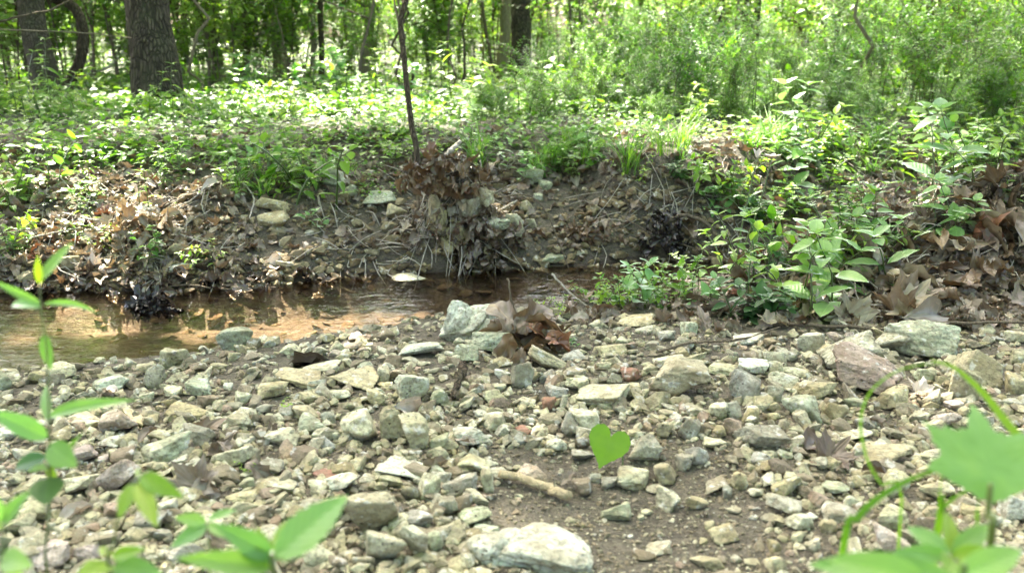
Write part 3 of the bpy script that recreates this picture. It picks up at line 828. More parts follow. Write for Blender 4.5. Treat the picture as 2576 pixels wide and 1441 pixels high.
def scatter_gravel(name, n, pts, sizes, mat, label, lift=0.0, flat=(0.4, 0.75), seed=1, tset=None):
    tset = tset or SMALLR
    r = np.random.default_rng(seed)
    A = Acc()
    n = len(pts)
    z = Hf(pts[:, 0], pts[:, 1])
    ya = r.uniform(0, 2 * np.pi, n); ti = r.normal(0, 0.35, (n, 2))
    up = nrm(np.stack([ti[:, 0], ti[:, 1], np.ones(n)], 1))
    d = np.stack([np.cos(ya), np.sin(ya), np.zeros(n)], 1); d = nrm(d - up * (d * up).sum(1)[:, None])
    M = frames(d, up)
    sc = np.stack([sizes * r.uniform(0.55, 0.95, n), sizes, sizes * r.uniform(*flat, n)], 1)
    M = M * sc[:, None, :]
    P = np.stack([pts[:, 0], pts[:, 1], z + sc[:, 2] * r.uniform(0.05, 0.36, n) + lift], 1)
    kind = r.integers(0, len(SMALLR), n)
    small = sizes < np.percentile(sizes, 60)
    kind = np.where(small, 8 + kind % 6, kind % 8)
    for k in range(len(SMALLR)):
        m = kind == k
        A.inst(tset[k], P[m], M[m])
    o = A.make(name, mat, smooth=tset is ROUNDR, uv=False)
    return tag(o, label, 'gravel', kind='stuff')

def screen_pts(n, u0, u1, v0, v1, rng, bias=1.0):
    """ground points spread so that near and far ground both get their share"""
    uv = np.stack([rng.uniform(u0, u1, n), v0 + (v1 - v0) * rng.uniform(0, 1, n) ** bias], 1)
    return GPm(uv)

r = np.random.default_rng(21)
P1 = screen_pts(17500, -300, 2880, 790, 1560, r)
mud = n2(P1[:, 0], P1[:, 1], 2.6, 55, 3) + 1.3 * G(P1[:, 0], P1[:, 1], 0.10, 1.05, 0.2, 0.2) + 0.9 * G(P1[:, 0], P1[:, 1], 0.45, 1.0, 0.35, 0.16) + 0.8 * G(P1[:, 0], P1[:, 1], 0.12, 1.2, 0.22, 0.12)
keep = (P1[:, 2] > WZ - 0.03) & (P1[:, 1] < y_near(P1[:, 0]) + 0.005) & (r.uniform(0, 1, len(P1)) > sstep(0.25, 1.2, mud) * 0.75)
P1 = P1[keep]; mud = mud[keep]
dist = np.linalg.norm(P1 - CAM, axis=1)
sz = np.exp(r.normal(math.log(0.0118), 0.52, len(P1))) * (0.75 + 0.22 * dist) * (1 - 0.5 * sstep(0.3, 1.2, mud))
sz = np.clip(sz, 0.004, 0.040)
dd = np.array(stone_disc)
hit = np.zeros(len(P1), bool)
for (x, y, rr) in dd:
    hit |= ((P1[:, 0] - x) ** 2 + ((P1[:, 1] - y) * 1.1) ** 2 < (rr * 0.85) ** 2) & (sz > 0.008)
P1, sz = P1[~hit], sz[~hit]
bigm = sz > 0.0125
scatter_gravel('gravel', 0, P1[bigm], sz[bigm], GRAVEL, 'mixed cream and brown limestone gravel covering the near bar', seed=3)
scatter_gravel('small_gravel', 0, P1[~bigm], sz[~bigm], SMALLGR, 'small dull brown gravel between the larger stones', seed=13)
# fine grit
P2 = screen_pts(9000, -200, 2776, 1000, 1540, r)
P2 = P2[P2[:, 1] < y_near(P2[:, 0])]
scatter_gravel('fine_gravel', 0, P2, np.exp(r.normal(math.log(0.0042), 0.35, len(P2))), SMALLGR, 'fine brown grit and chips lying on the bare mud', seed=4)
# bank gravel
P3 = screen_pts(3600, -300, 2200, 420, 740, r)
f = (P3[:, 1] > y_far(P3[:, 0]) - 0.02) & (P3[:, 1] < 3.9)
P3 = P3[f]
scatter_gravel('bank_gravel', 0, P3, np.clip(np.exp(r.normal(math.log(0.020), 0.5, len(P3))), 0.006, 0.05), BANKST, 'dull brown and grey stones embedded in the far bank', seed=5)
# creek bed plates
P4 = screen_pts(380, -300, 1700, 690, 920, r)
f = (P4[:, 1] > y_near(P4[:, 0]) + 0.0) & (P4[:, 1] < y_far(P4[:, 0]) - 0.02) & (P4[:, 2] < WZ - 0.012)
P4 = P4[f]
scatter_gravel('creek_bed_stones', 0, P4, np.clip(np.exp(r.normal(math.log(0.028), 0.45, len(P4))), 0.012, 0.06), BEDST, 'orange-brown flat stones on the creek bed under clear water', seed=6, flat=(0.2, 0.35), lift=-0.004, tset=ROUNDR)

# ------------------------------------------------------------------ sticks, twigs, logs
def stick(name, P, rad, mat, label, cat='stick', sides=7, n=18, knob=0.12, taper=(1.0, 0.7), seed=0, **kw):
    C_ = curve(P, n)
    r = np.random.default_rng(seed + int(abs(P[0][0]) * 1000))
    R = rad * np.linspace(taper[0], taper[1], n) * (1 + knob * r.normal(size=n))
    C_ = C_ + r.normal(size=C_.shape) * rad * 0.25
    V, T, U = tube(C_, R, sides)
    return tag(mk(name, V, T, mat, uv=U, origin=C_[0]), label, cat, **kw)
def on_ground(uvs, lift=0.01): return [GP(u, v, lift) for u, v in uvs]
def px(r_, dep): return r_ / FPX * dep
def at_depth_of(ref, uvs, dd_=0.0):
    g = GP(*ref); dep = (g - CAM) @ FWD
    return [PT(u, v, dep + dd_ * i) for i, (u, v) in enumerate(uvs)]

stick('branch', at_depth_of((1000, 690), [(962, 702), (1008, 662), (1058, 632), (1105, 616), (1150, 600)], 0.02), px(4, 2.7), BARK_PALE, 'pale bent branch rising from the water edge to the root mound')
stick('branch', at_depth_of((900, 690), [(815, 722), (880, 684), (950, 642), (1012, 600), (1046, 540), (1055, 480)], 0.03), px(6, 2.7), TWIG, 'grey curved branch rising along the bank left of the root mound')
stick('branch', at_depth_of((1108, 600), [(1050, 640), (1090, 560), (1105, 470), (1104, 405)], 0.01), px(7, 2.8), TWIG, 'upright dark root stub in the root mound')
stick('branch', at_depth_of((1108, 560), [(1098, 418), (1128, 385), (1160, 356)], 0.01), px(7, 2.9), BARK_PALE, 'short broken pale branch pointing up out of the root mound')
stick('twig', at_depth_of((1250, 600), [(1204, 560), (1250, 533), (1302, 504)], 0.01), px(3, 2.8), BARK_PALE, 'straight pale twig poking out right of the root mound')
stick('twig', at_depth_of((1400, 640), [(1245, 500), (1325, 490), (1372, 530), (1402, 600), (1436, 690)], -0.01), px(2, 2.75), TWIG, 'thin arching twig hanging down the bank to the water')
stick('twig', at_depth_of((1700, 660), [(1575, 552), (1650, 592), (1750, 626), (1860, 662)], -0.01), px(2.2, 2.7), TWIG, 'long thin straight twig across the dark hollow in the bank')
stick('branch', at_depth_of((1750, 640), [(1640, 600), (1700, 548), (1765, 552), (1800, 590), (1840, 615)], 0.0), px(6, 2.8), TWIG, 'crooked root crossing the bank above the dark hollow')
stick('long_stem', on_ground([(1925, 826), (2000, 830), (2080, 834), (2160, 838), (2240, 842)], 0.012) + on_ground([(2330, 846), (2430, 846), (2600, 846)], 0.03), px(4.5, 2.1), TWIG, 'long thin dark stem lying along the top of the gravel at right', n=30, knob=0.05)
stick('twig', on_ground([(2080, 822), (2150, 806), (2220, 806), (2300, 836)], 0.02), px(3.4, 2.1), BARK_PALE, 'pale curved twig just above the long dark stem')
stick('twig', on_ground([(1650, 905), (1740, 880), (1860, 872), (1960, 842)], 0.015), px(3, 1.95), TWIG, 'brown twig lying from the gravel up towards the dark stem')
stick('stick', on_ground([(1256, 1216), (1290, 1221), (1335, 1232), (1385, 1250), (1434, 1272)], 0.014), px(12, 1.15), WOOD_END, 'smooth tan bent stick half sunk in mud above the white rock', taper=(0.9, 1.1), knob=0.04, sides=12)
stick('twig', on_ground([(1126, 1128), (1155, 1140), (1186, 1162)], 0.008), px(2, 1.25), BARK_PALE, 'tiny dry stalk lying left below the blotchy whitish stone')
stick('bark_strip', on_ground([(1165, 946), (1158, 975), (1146, 1010), (1140, 1030)], 0.02), px(11, 1.6), BARK_BROWN, 'curved strip of brown bark standing among the gravel', taper=(1.1, 0.4))
stick('twig', at_depth_of((1440, 770), [(1388, 688), (1436, 738), (1490, 778)], -0.02), px(2.6, 2.3), BARK_PALE, 'thin pale twig slanting over the water right of the leaf cluster')
stick('twig', at_depth_of((1290, 880), [(1288, 842), (1298, 800), (1286, 755), (1278, 700)], 0.0), px(3.4, 1.9), TWIG, 'dark thin stem rising from the brown leaf cluster')
stick('branch', [*on_ground([(2030, 400), (2060, 440), (2082, 474)], 0.03)], px(9, 3.3), BARK_PALE, 'thick bleached branch lying down the bank at right', cat='branch')
stick('branch', on_ground([(2470, 520), (2520, 492), (2600, 470)], 0.03), px(13, 2.7), BARK_BROWN, 'brown barky branch entering the leaf pile at the right edge')
stick('twig', at_depth_of((1900, 700), [(1730, 700), (1800, 705), (1880, 690)], 0.0), px(3, 2.4), TWIG, 'dark twig lying across pale leaves behind the creek edge')
stick('branch', [*on_ground([(700, 740), (560, 745), (470, 735), (400, 746)], 0.02)], px(3, 2.5), TWIG, 'thin wet twig lying along the far water edge at left')
for k, (uv, lb) in enumerate([([(20, 640), (120, 615), (210, 600)], 'thin straw-coloured stalk lying across the sunlit leaves far left'), ([(330, 560), (420, 600), (520, 640)], 'thin dry stalk slanting down the left bank towards the ochre stone'),
                              ([(160, 560), (260, 580), (390, 560)], 'bent dry stalk across the upper left leaf litter'), ([(600, 470), (640, 520), (630, 575)], 'thin upright stalk on the shaded bank above the ochre stones'),
                              ([(1210, 480), (1160, 462), (1120, 470)], 'short bleached stick lying on the shoulder of the root mound')]):
    stick('dry_stalk', on_ground(uv, 0.03), px(2.2, 3.0), BARK_PALE, lb, 'stalk')
# cut branch with its pale end
cb = GP(2205, 640); dep = (cb - CAM) @ FWD
e = empty('cut_branch', PT(2200, 614, dep), 'grey mottled cut branch with a pale sawn end, right side', 'branch')
P = curve([PT(2202, 614, dep), PT(2300, 606, dep + .03), PT(2440, 594, dep + .07)], 16)
V, T, U = tube(P, px(13, dep) * np.linspace(1.05, 0.9, 16) * (1 + 0.03 * r.normal(size=16)), 14)
mk('bark', V - np.array(e.location), T, bark_mat('mottled bark', (0.10, 0.08, 0.06), (0.42, 0.38, 0.31), 2.4, False, 0.05), e, U)
V, T, U = tube([P[0] - (P[1] - P[0]) * 0.12, P[0] - (P[1] - P[0]) * 0.02], px(14.5, dep), 14)
mk('sawn_end', V - np.array(e.location), T, WOOD_END, e, U)
o, c = big(78, 1398, 96, 96, 'T', 4, 120, 'pale tan block of stone standing at the bottom left corner', lm='the pale corner block', rough=0.09)
# ------------------------------------------------------------------ dead leaves
dead_items = []
DM = {'b': DEAD_BROWN, 'd': DEAD, 'r': DEAD_RED, 't': DEAD_TAN, 'p': DEAD_PALE, 'w': DEAD_WET}
DN = {'b': 'dark brown', 'd': 'grey-brown', 'r': 'russet', 't': 'tan', 'p': 'bleached', 'w': 'soaked dark'}
def lay_leaf(pos, d, up, L, kind, k, label=None, wide=1.0):
    M = frames(np.array([d], float), np.array([up], float), [L], np.array([wide]))[0]
    V, T, U = DEADL[k % len(DEADL)]
    W = V @ M.T
    o = mk('dead_leaf', W, T, DM[kind], uv=U)
    o.location = [float(q) for q in pos]
    tag(o, label, 'dead leaf', 'fallen dead leaves')
    if not label:
        curled = 'curled' if (k % len(DEADL)) % 3 else 'flat'
        dead_items.append((o, f'{curled} {DN[kind]} dead leaf', (pos[0], pos[1])))
    return o
# hand placed: base px, tip px, mat, template, width, depth reference point, label
HL = [
 ((1305, 836), (1240, 752), 'd', 2, 1.1, (1300, 880), 'big grey pointed leaf standing against the tall white rock'),
 ((1300, 838), (1385, 765), 'b', 2, 1.1, (1300, 885), 'brown leaf fanning up to the right in the leaf cluster by the white rock'),
 ((1320, 820), (1390, 850), 'r', 4, 1.0, (1300, 890), 'red-brown folded leaf in the middle of the leaf cluster by the white rock'),
 ((1290, 835), (1262, 905), 'b', 6, 1.0, (1290, 905), 'brown leaf hanging down the front of the leaf cluster by the white rock'),
 ((1340, 840), (1352, 905), 'b', 0, 0.9, (1300, 900), 'brown leaf with a torn tip hanging in the leaf cluster by the white rock'),
 ((1370, 850), (1450, 872), 'r', 2, 1.0, (1360, 890), 'dark russet leaf lying low right of the leaf cluster'),
 ((1330, 870), (1290, 930), 'd', 7, 0.9, (1300, 930), 'dull brown curled leaf under the leaf cluster'),
 ((1470, 1090), (1560, 1075), 'd', 3, 0.01, (1500, 1090), None),
 ((990, 1022), (1092, 1048), 'p', 12, 0.8, (1040, 1040), 'thin grey-white leaf bridging the gap below the spotted white stone'),
 ((470, 1110), (560, 1050), 'd', 4, 1.1, (500, 1105), 'crumpled grey-brown leaf on the stones left of centre'),
 ((520, 1150), (590, 1100), 'd', 1, 1.0, (540, 1150), 'grey leaf curled over a dark hollow at left'),
 ((480, 1265), (520, 1150), 'd', 0, 1.2, (490, 1250), 'large grey lobed leaf standing on edge at lower left'),
 ((470, 1240), (570, 1250), 'd', 5, 1.1, (500, 1260), 'large grey arched leaf with a dark hollow beneath at lower left'),
 ((700, 1100), (660, 1085), 'w', 3, 0.9, (690, 1100), 'small dark leaf among stones at left of centre'),
 ((2060, 1170), (2130, 1110), 'd', 3, 1.2, (2080, 1165), 'wide crumpled grey leaf resting on gravel at lower right'),
 ((2020, 1130), (2080, 1090), 'd', 12, 1.1, (2050, 1130), 'folded grey-tan leaf behind the wide crumpled leaf'),
 ((2340, 1010), (2280, 955), 'p', 0, 0.9, (2320, 1000), 'small white torn leaf lying right of the purple-brown rock'),
 ((2320, 990), (2370, 1030), 'p', 6, 0.8, (2330, 1005), 'white curled leaf with a long pale stalk at right'),
 ((2160, 835), (2115, 740), 't', 0, 1.3, (2130, 815), 'big tan lobed leaf leaning upright behind the dark stem'),
 ((2080, 820), (2050, 735), 'p', 7, 0.9, (2070, 800), 'whitish folded leaf left of the big tan lobed leaf'),
 ((2020, 800), (2050, 760), 't', 12, 0.8, (2040, 800), 'pointed tan leaf left of the big tan lobed leaf'),
 ((2260, 790), (2330, 715), 't', 9, 1.2, (2280, 800), 'broad olive-tan leaf lying flat in the right leaf pile'),
 ((2240, 760), (2350, 740), 't', 3, 1.1, (2270, 790), 'arched tan leaf under the right leaf pile'),
 ((2490, 620), (2480, 520), 'r', 5, 1.2, (2480, 640), 'big orange-brown cupped leaf at the top of the right leaf pile'),
 ((2030, 640), (2010, 560), 'r', 4, 1.0, (2020, 640), 'bright russet curled leaf among green plants'),
 ((1490, 810), (1570, 780), 'd', 5, 1.1, (1520, 800), 'purplish-brown lobed leaf at the creek edge right of centre'),
 ((1740, 835), (1700, 780), 'd', 7, 1.0, (1730, 820), 'rolled brown leaf standing behind the gravel right of centre'),
 ((1780, 840), (1760, 770), 'd', 4, 1.0, (1760, 830), 'brown curled leaf beside the rolled leaf right of centre'),
 ((1100, 380), (1060, 378), 'r', 0, 1.2, (1090, 430), 'orange-red leaf on top of the root mound'),
 ((820, 725), (880, 705), 'd', 12, 1.0, (860, 715), 'brown leaf at the water edge left of the pale branch'),
 ((660, 675), (740, 655), 'p', 12, 0.8, (690, 680), 'pale leaf lying near the water edge on the left bank'),
 ((830, 905), (690, 925), 'w', 12, 0.3, (760, 925), 'narrow blackish leaf lying on the gravel by the creek'),
]
for i, (b, t, k, tp, wd, ref, lb) in enumerate(HL):
    if lb is None: continue
    dep = (GP(*ref) - CAM) @ FWD
    B = PT(*b, dep - 0.01); Tt = PT(*t, dep + 0.015)
    d = Tt - B; L = np.linalg.norm(d)
    up = nrm(-FWD * 0.8 + np.array([0.2 * math.sin(i * 2.1), 0, 0.7]))
    lay_leaf(B, d, up, L * 1.05, k, tp, lb, wd)

def leaf_pts(n, u0, u1, v0, v1, rng): return screen_pts(n, u0, u1, v0, v1, rng)
r = np.random.default_rng(91)
def drop_leaves(n, box, Ls, kinds, lift=(0.0, 0.02), flatness=0.6, seed=0, cond=None):
    P = screen_pts(n * 2, *box, r)
    out = 0
    for p in P:
        if cond is not None and not cond(p): continue
        a = r.uniform(0, 2 * math.pi)
        up = nrm(np.array([r.normal() * flatness, r.normal() * flatness - 0.25, 1.0]))
        L = r.uniform(*Ls); q = p.copy(); q[2] += r.uniform(*lift) + L * 0.1
        lay_leaf(q, (math.cos(a), math.sin(a), r.normal() * 0.3), up, L, kinds[int(r.integers(len(kinds)))], int(r.integers(len(DEADL))))
        out += 1
        if out >= n: break
land = lambda p: not (y_near(p[0]) - 0.01 < p[1] < y_far(p[0]) + 0.01)
drop_leaves(88, (2180, 2600, 480, 830), (0.055, 0.115), 'dbtdbtd', (0, 0.04), 0.9, cond=land)
drop_leaves(40, (1850, 2300, 620, 820), (0.05, 0.09), 'dbtdd', (0, 0.03), 0.7, cond=land)
drop_leaves(16, (1400, 1850, 745, 810), (0.04, 0.07), 'ddtd', (0, 0.012), 0.5, cond=land)
drop_leaves(26, (1000, 1300, 385, 640), (0.04, 0.08), 'dddtr', (0, 0.04), 1.0, cond=land)
drop_leaves(44, (-20, 560, 480, 700), (0.04, 0.07), 'dprtpd', (0, 0.03), 0.7, cond=land)  # extra bleached leaves here stand in for bright sun on the bank
drop_leaves(16, (1400, 1560, 540, 640), (0.04, 0.06), 'dw', (0, 0.03), 1.0, cond=land)
drop_leaves(14, (1700, 1900, 380, 500), (0.05, 0.08), 'dd', (0, 0.03), 0.8, cond=land)
drop_leaves(12, (200, 2300, 950, 1300), (0.03, 0.05), 'ddp', (0.006, 0.016), 0.4, cond=land)
autolabel(dead_items, LANDMARK)

# litter: thousands more
def litter(name, boxes, Lr, mat, label, seed, lift=0.012, flat=0.6, cond=land):
    rg = np.random.default_rng(seed); A = Acc()
    for (n, box) in boxes:
        P = screen_pts(n, *box, rg)
        P = P[[bool(cond(p)) for p in P]]
        n = len(P)
        if n == 0: continue
        a = rg.uniform(0, 2 * math.pi, n)
        up = nrm(np.stack([rg.normal(0, flat, n), rg.normal(0, flat, n) - .2, np.ones(n)], 1))
        L = rg.uniform(*Lr, n)
        P[:, 2] += rg.uniform(0, lift, n) + L * 0.08
        M = frames(np.stack([np.cos(a), np.sin(a), rg.normal(0, .25, n)], 1), up, L)
        kk = rg.integers(0, len(DEADL), n)
        for k in range(len(DEADL)): A.inst(DEADL[k], P[kk == k], M[kk == k])
    return tag(A.make(name, mat), label, 'leaf litter', kind='stuff')
litter('leaf_litter', [(1100, (-200, 2700, 330, 470)), (420, (-60, 620, 470, 720)), (90, (980, 1330, 380, 640)), (420, (1650, 2620, 420, 830)), (260, (600, 1700, 430, 640)), (700, (2150, 2640, 470, 830)), (120, (1380, 2200, 745, 820))],
       (0.022, 0.06), DEAD, 'brown and grey dead leaves littering the banks', 5)
litter('pale_leaf_litter', [(300, (-100, 600, 480, 700)), (160, (1900, 2640, 500, 830)), (200, (-200, 2700, 330, 460)), (60, (1080, 1330, 440, 640))],
       (0.025, 0.06), DEAD_TAN, 'lighter tan leaf fragments mixed into the bank litter', 6)
litter('russet_litter', [(30, (40, 420, 560, 680)), (22, (1850, 2300, 540, 800)), (20, (-200, 2700, 330, 460))], (0.025, 0.05), DEAD_RED, 'scattered russet leaf pieces on the banks', 8)
wetc = lambda p: y_far(p[0]) - 0.05 < p[1] < y_far(p[0]) + 0.07
litter('wet_leaves', [(150, (-100, 900, 690, 765)), (60, (1080, 1320, 620, 700))], (0.03, 0.07), DEAD_WET, 'dark soaked leaves matted along the far water line', 7, 0.02, 0.5, cond=lambda p: wetc(p))
# twiggy debris on the pile, root mound and left bank
rg = np.random.default_rng(15); A = Acc()
for (n, box, rr) in [(150, (1900, 2300, 600, 780), 0.0013), (110, (1020, 1300, 400, 640), 0.0016), (130, (0, 560, 500, 720), 0.0014), (90, (2200, 2600, 460, 700), 0.0016), (60, (800, 1100, 560, 700), 0.0016), (60, (1500, 1900, 430, 640), 0.0014)]:
    P = screen_pts(n, *box, rg)
    for p in P:
        if not land(p): continue
        a = rg.uniform(0, 2 * math.pi); L = rg.uniform(0.05, 0.16)
        q = p + np.array([math.cos(a) * L, math.sin(a) * L, 0]); q[2] = h1(q[0], q[1]) + rg.uniform(0.0, 0.05)
        p[2] += 0.008
        m = (p + q) / 2 + rg.normal(0, 0.012, 3)
        A.add(*tube(curve([p, m, q], 5), rr * rg.uniform(.6, 1.4), 4))
tag(A.make('twig_litter', BARK_PALE), 'fine dry twigs and rootlets tangled over the banks', 'twig litter', kind='stuff')

for (u, v, w, h, k_, sd) in [(1205, 560, 80, 66, 'C', 611), (1150, 640, 60, 60, 'Y', 612), (1245, 630, 80, 46, 'V', 613), (1098, 590, 44, 90, 'Y', 614), (1290, 610, 56, 60, 'C', 615)]:
    o, c, W = put_stone(u, v, w, h, k_, None, sd, dz=.035, name='rock')
    tag(o, {611: 'pale pitted rock jutting from the middle of the root mound', 612: 'ochre rock at the lower middle of the root mound', 613: 'mossy grey rock at the right foot of the root mound', 614: 'tall ochre rock on the left flank of the root mound', 615: 'cream rock just right of the root mound near the water'}[sd], 'rock')
# clumps: dark soaked leaves
def clump(name, ref, rad, n, mat, label, hgt=0.06, Lr=(0.03, 0.05), z0=None, seed=3):
    rg = np.random.default_rng(seed); c = GP(*ref)
    if z0 is not None: c[2] = z0
    A = Acc(); d = nrm(rg.normal(size=(n, 3)) * [1, .8, .7]); d[:, 2] = abs(d[:, 2])
    P = c + d * np.array([rad, rad * .7, hgt]) * rg.uniform(.5, 1, (n, 1))
    M = frames(nrm(rg.normal(size=(n, 3)) + [0, 0, -.6]), nrm(d + rg.normal(size=(n, 3)) * .4), rg.uniform(*Lr, n))
    kk = rg.integers(0, len(DEADL), n)
    for k in range(len(DEADL)): A.inst(DEADL[k], P[kk == k], M[kk == k])
    return tag(A.make(name, mat, origin=c), label, 'leaf clump')
clump('leaf_clump', (392, 852), 0.06, 44, DEAD_BLACK, 'glossy black lump of soaked leaves sitting in the creek', 0.035, z0=WZ, Lr=(0.03, 0.06))
clump('leaf_clump', (1665, 632), 0.08, 130, DEAD_BLACK, 'black wet clump of leaves hanging in the bank hollow', 0.15, Lr=(0.02, 0.045), seed=4)
clump('leaf_clump', (1458, 600), 0.06, 80, DEAD_BROWN, 'grey tangled clump of leaves clinging to the bank right of centre', 0.05, seed=5)
clump('leaf_clump', (1195, 590), 0.14, 110, DEAD, 'brown and grey leaves draped over the right side of the root mound', 0.09, Lr=(0.025, 0.048), seed=31)
clump('leaf_clump', (1200, 668), 0.09, 64, DEAD_WET, 'dark dripping fringe of leaves at the foot of the root mound', 0.07, Lr=(0.025, 0.05), seed=6)
clump('leaf_clump', (1130, 462), 0.14, 110, DEAD_BROWN, 'brown leaves packed around the top of the root mound', 0.10, Lr=(0.03, 0.06), seed=7)
clump('leaf_clump', (1560, 420), 0.07, 50, DEAD, 'small brown leaf wad under the grass on the bank top', 0.06, seed=8)
clump('leaf_clump', (1335, 880), 0.06, 40, DEAD_BROWN, 'dark brown clump of crumpled leaves right of the leaning white rock', 0.07, Lr=(0.05, 0.08), seed=19)
clump('leaf_clump', (345, 600), 0.10, 80, DEAD_TAN, 'brown leaf mound on the sunlit left bank', 0.10, Lr=(0.04, 0.07), seed=9)

# ------------------------------------------------------------------ green plants
def stem_leaves(A, P, rng, tpls, L, gap, mode='opp', start=0.25, droop=0.2, wid=1.0, sizefall=0.4, petiole=0.1):
    """leaves along the curve P"""
    P = np.asarray(P); seg = np.linalg.norm(np.diff(P, axis=0), axis=1); tot = seg.sum(); cum = np.concatenate([[0], np.cumsum(seg)])
    s = tot * start; k = 0; ph = rng.uniform(0, 6.28)
    pos, dr, up, LL = [], [], [], []
    while s < tot:
        p = np.array([np.interp(s, cum, P[:, i]) for i in range(3)])
        i = min(len(P) - 2, int(np.searchsorted(cum, s)) - 1); t = nrm(P[i + 1] - P[i])
        a0 = ph + k * (1.57 if mode == 'opp' else 2.4)
        for a in ([a0, a0 + math.pi] if mode == 'opp' else [a0]):
            side = np.array([math.cos(a), math.sin(a), 0]); side = side - t * (side @ t); side = nrm(side)
            d = nrm(side + t * 0.45 + np.array([0, 0, -droop]) + rng.normal(0, .15, 3))
            l = L * (1 - sizefall * (s / tot) ** 2) * rng.uniform(.75, 1.15)
            pos.append(p + side * petiole * l); dr.append(d); up.append(nrm(np.array([0, 0, 1.0]) + t * .3 + rng.normal(0, .25, 3))); LL.append(l)
        s += gap * rng.uniform(.7, 1.3); k += 1
    # terminal tuft
    t = nrm(P[-1] - P[-2])
    for j in range(3):
        a = ph + j * 2.1
        pos.append(P[-1]); dr.append(nrm(t * .5 + [math.cos(a), math.sin(a), 0.1])); up.append(np.array([0, 0, 1.0])); LL.append(L * .6)
    pos, dr, up, LL = map(np.array, (pos, dr, up, LL))
    M = frames(dr, up, LL, np.full(len(LL), wid))
    kk = rng.integers(0, len(tpls), len(LL))
    for q in range(len(tpls)): A.inst(tpls[q], pos[kk == q], M[kk == q])

def arc(p0, d, h, bend, rng, n=8, wob=0.06):
    pts = [np.array(p0, float)]
    side = nrm(np.array([math.cos(d), math.sin(d), 0]))
    for i in range(1, n):
        t = i / (n - 1)
        pts.append(np.array(p0) + np.array([0, 0, h * t * (1 - .25 * bend * t)]) + side * h * bend * t * t + rng.normal(0, wob * h / n, 3))
    return np.array(pts)

def plant_mesh(seed, h, nst, tpls, L, gap, mode='opp', bend=(0.1, 0.6), branch=0, rad=0.002, start=0.25, wid=1.0, spread=0.03, droop=0.2):
    rng = np.random.default_rng(seed); S, F = Acc(), Acc()
    for i in range(nst):
        a = rng.uniform(0, 6.28); hh = h * rng.uniform(.65, 1.1)
        P = arc((rng.normal(0, spread), rng.normal(0, spread), -0.02), a, hh, rng.uniform(*bend), rng)
        S.add(*tube(P, rad * np.linspace(1.2, .5, len(P)), 5, False))
        stem_leaves(F, P, rng, tpls, L, gap, mode, start, droop, wid)
        for b in range(branch):
            k = int(rng.integers(2, len(P) - 1)); q = arc((0, 0, 0), rng.uniform(0, 6.28), hh * rng.uniform(.25, .5), rng.uniform(.5, 1.2), rng, 6)
            Q = q + P[k]
            S.add(*tube(Q, rad * np.linspace(.7, .3, len(Q)), 4, False))
            stem_leaves(F, Q, rng, tpls, L, gap, mode, .1, droop, wid)
    return S, F

def mesh_of(A, name, mat):
    o = A.make(name, mat); me = o.data; bpy.data.objects.remove(o); return me
plant_items = []
def place_plant(protos, k, pos, yaw, sc, name, desc, group, cat='plant', parts=('stem', 'foliage'), tilt=0.0):
    e = empty(name, pos, None, cat, group); e.rotation_euler = (tilt * math.sin(yaw), tilt * math.cos(yaw * 1.7), yaw); e.scale = (sc, sc, sc)
    for me, nm in zip(protos[k], parts):
        o = bpy.data.objects.new(nm, me); COL.objects.link(o); o.parent = e
    if desc: plant_items.append((e, desc, (pos[0], pos[1])))
    return e
def protos(prefix, specs, sm, lm):
    out = []
    for kw in specs:
        S, F = plant_mesh(**kw)
        out.append((mesh_of(S, prefix + '_stem', sm), mesh_of(F, prefix + '_foliage', lm)))
    return out
HERB = protos('herb', [dict(seed=1, h=.16, nst=4, tpls=OVATE, L=.045, gap=.03), dict(seed=2, h=.22, nst=3, tpls=OVATE, L=.055, gap=.04), dict(seed=3, h=.13, nst=6, tpls=OVATE, L=.035, gap=.022, bend=(.3, .9))], STEM, L_MID)
HERBL = protos('lime_herb', [dict(seed=4, h=.2, nst=3, tpls=OVATE, L=.05, gap=.035), dict(seed=5, h=.16, nst=5, tpls=OVATE, L=.04, gap=.025, bend=(.3, .9))], STEM, L_LIME)
HERBD = protos('dark_herb', [dict(seed=6, h=.09, nst=7, tpls=OVATE, L=.05, gap=.022, bend=(.3, 1.0), spread=.02), dict(seed=7, h=.12, nst=5, tpls=OVATE, L=.045, gap=.03, bend=(.4, 1.0))], STEM, L_DARK)
DOG = protos('broad_herb', [dict(seed=8, h=.2, nst=2, tpls=OVATE[:1] + OVATE[2:], L=.085, gap=.05, bend=(.1, .4)), dict(seed=9, h=.15, nst=3, tpls=OVATE[:1] + OVATE[2:], L=.075, gap=.05, bend=(.2, .6))], STEM, L_BLUE)
NARR = protos('narrow_herb', [dict(seed=10, h=.3, nst=2, tpls=LANCE, L=.05, gap=.02, mode='alt', bend=(0, .25)), dict(seed=11, h=.24, nst=3, tpls=LANCE, L=.045, gap=.018, mode='alt', bend=(.1, .4))], STEM, L_LIME)
SHR = protos('shrub', [dict(seed=20 + i, h=[.55, .75, .95, .65][i], nst=[9, 10, 11, 12][i], tpls=[SMALL, BROAD], L=.034 + .006 * (i % 2), gap=.024, branch=5, rad=.003, start=.12, bend=(.1, .7), spread=.08) for i in range(4)], TWIG, L_MID)
SHRL = protos('bright_shrub', [dict(seed=30 + i, h=[.6, .9, 1.2][i], nst=[7, 8, 8][i], tpls=[SMALL, BROAD], L=.06, gap=.045, branch=5, rad=.003, start=.15, bend=(.1, .6), spread=.08) for i in range(3)], TWIG, L_LIME)
SAP = protos('sapling', [dict(seed=40 + i, h=[2.6, 3.4, 4.2][i], nst=[2, 2, 3][i], tpls=[BROAD, SMALL], L=.13, gap=.10, branch=12, rad=.012, start=.12, bend=(.05, .25), spread=.12) for i in range(3)], TWIG, L_TREE)
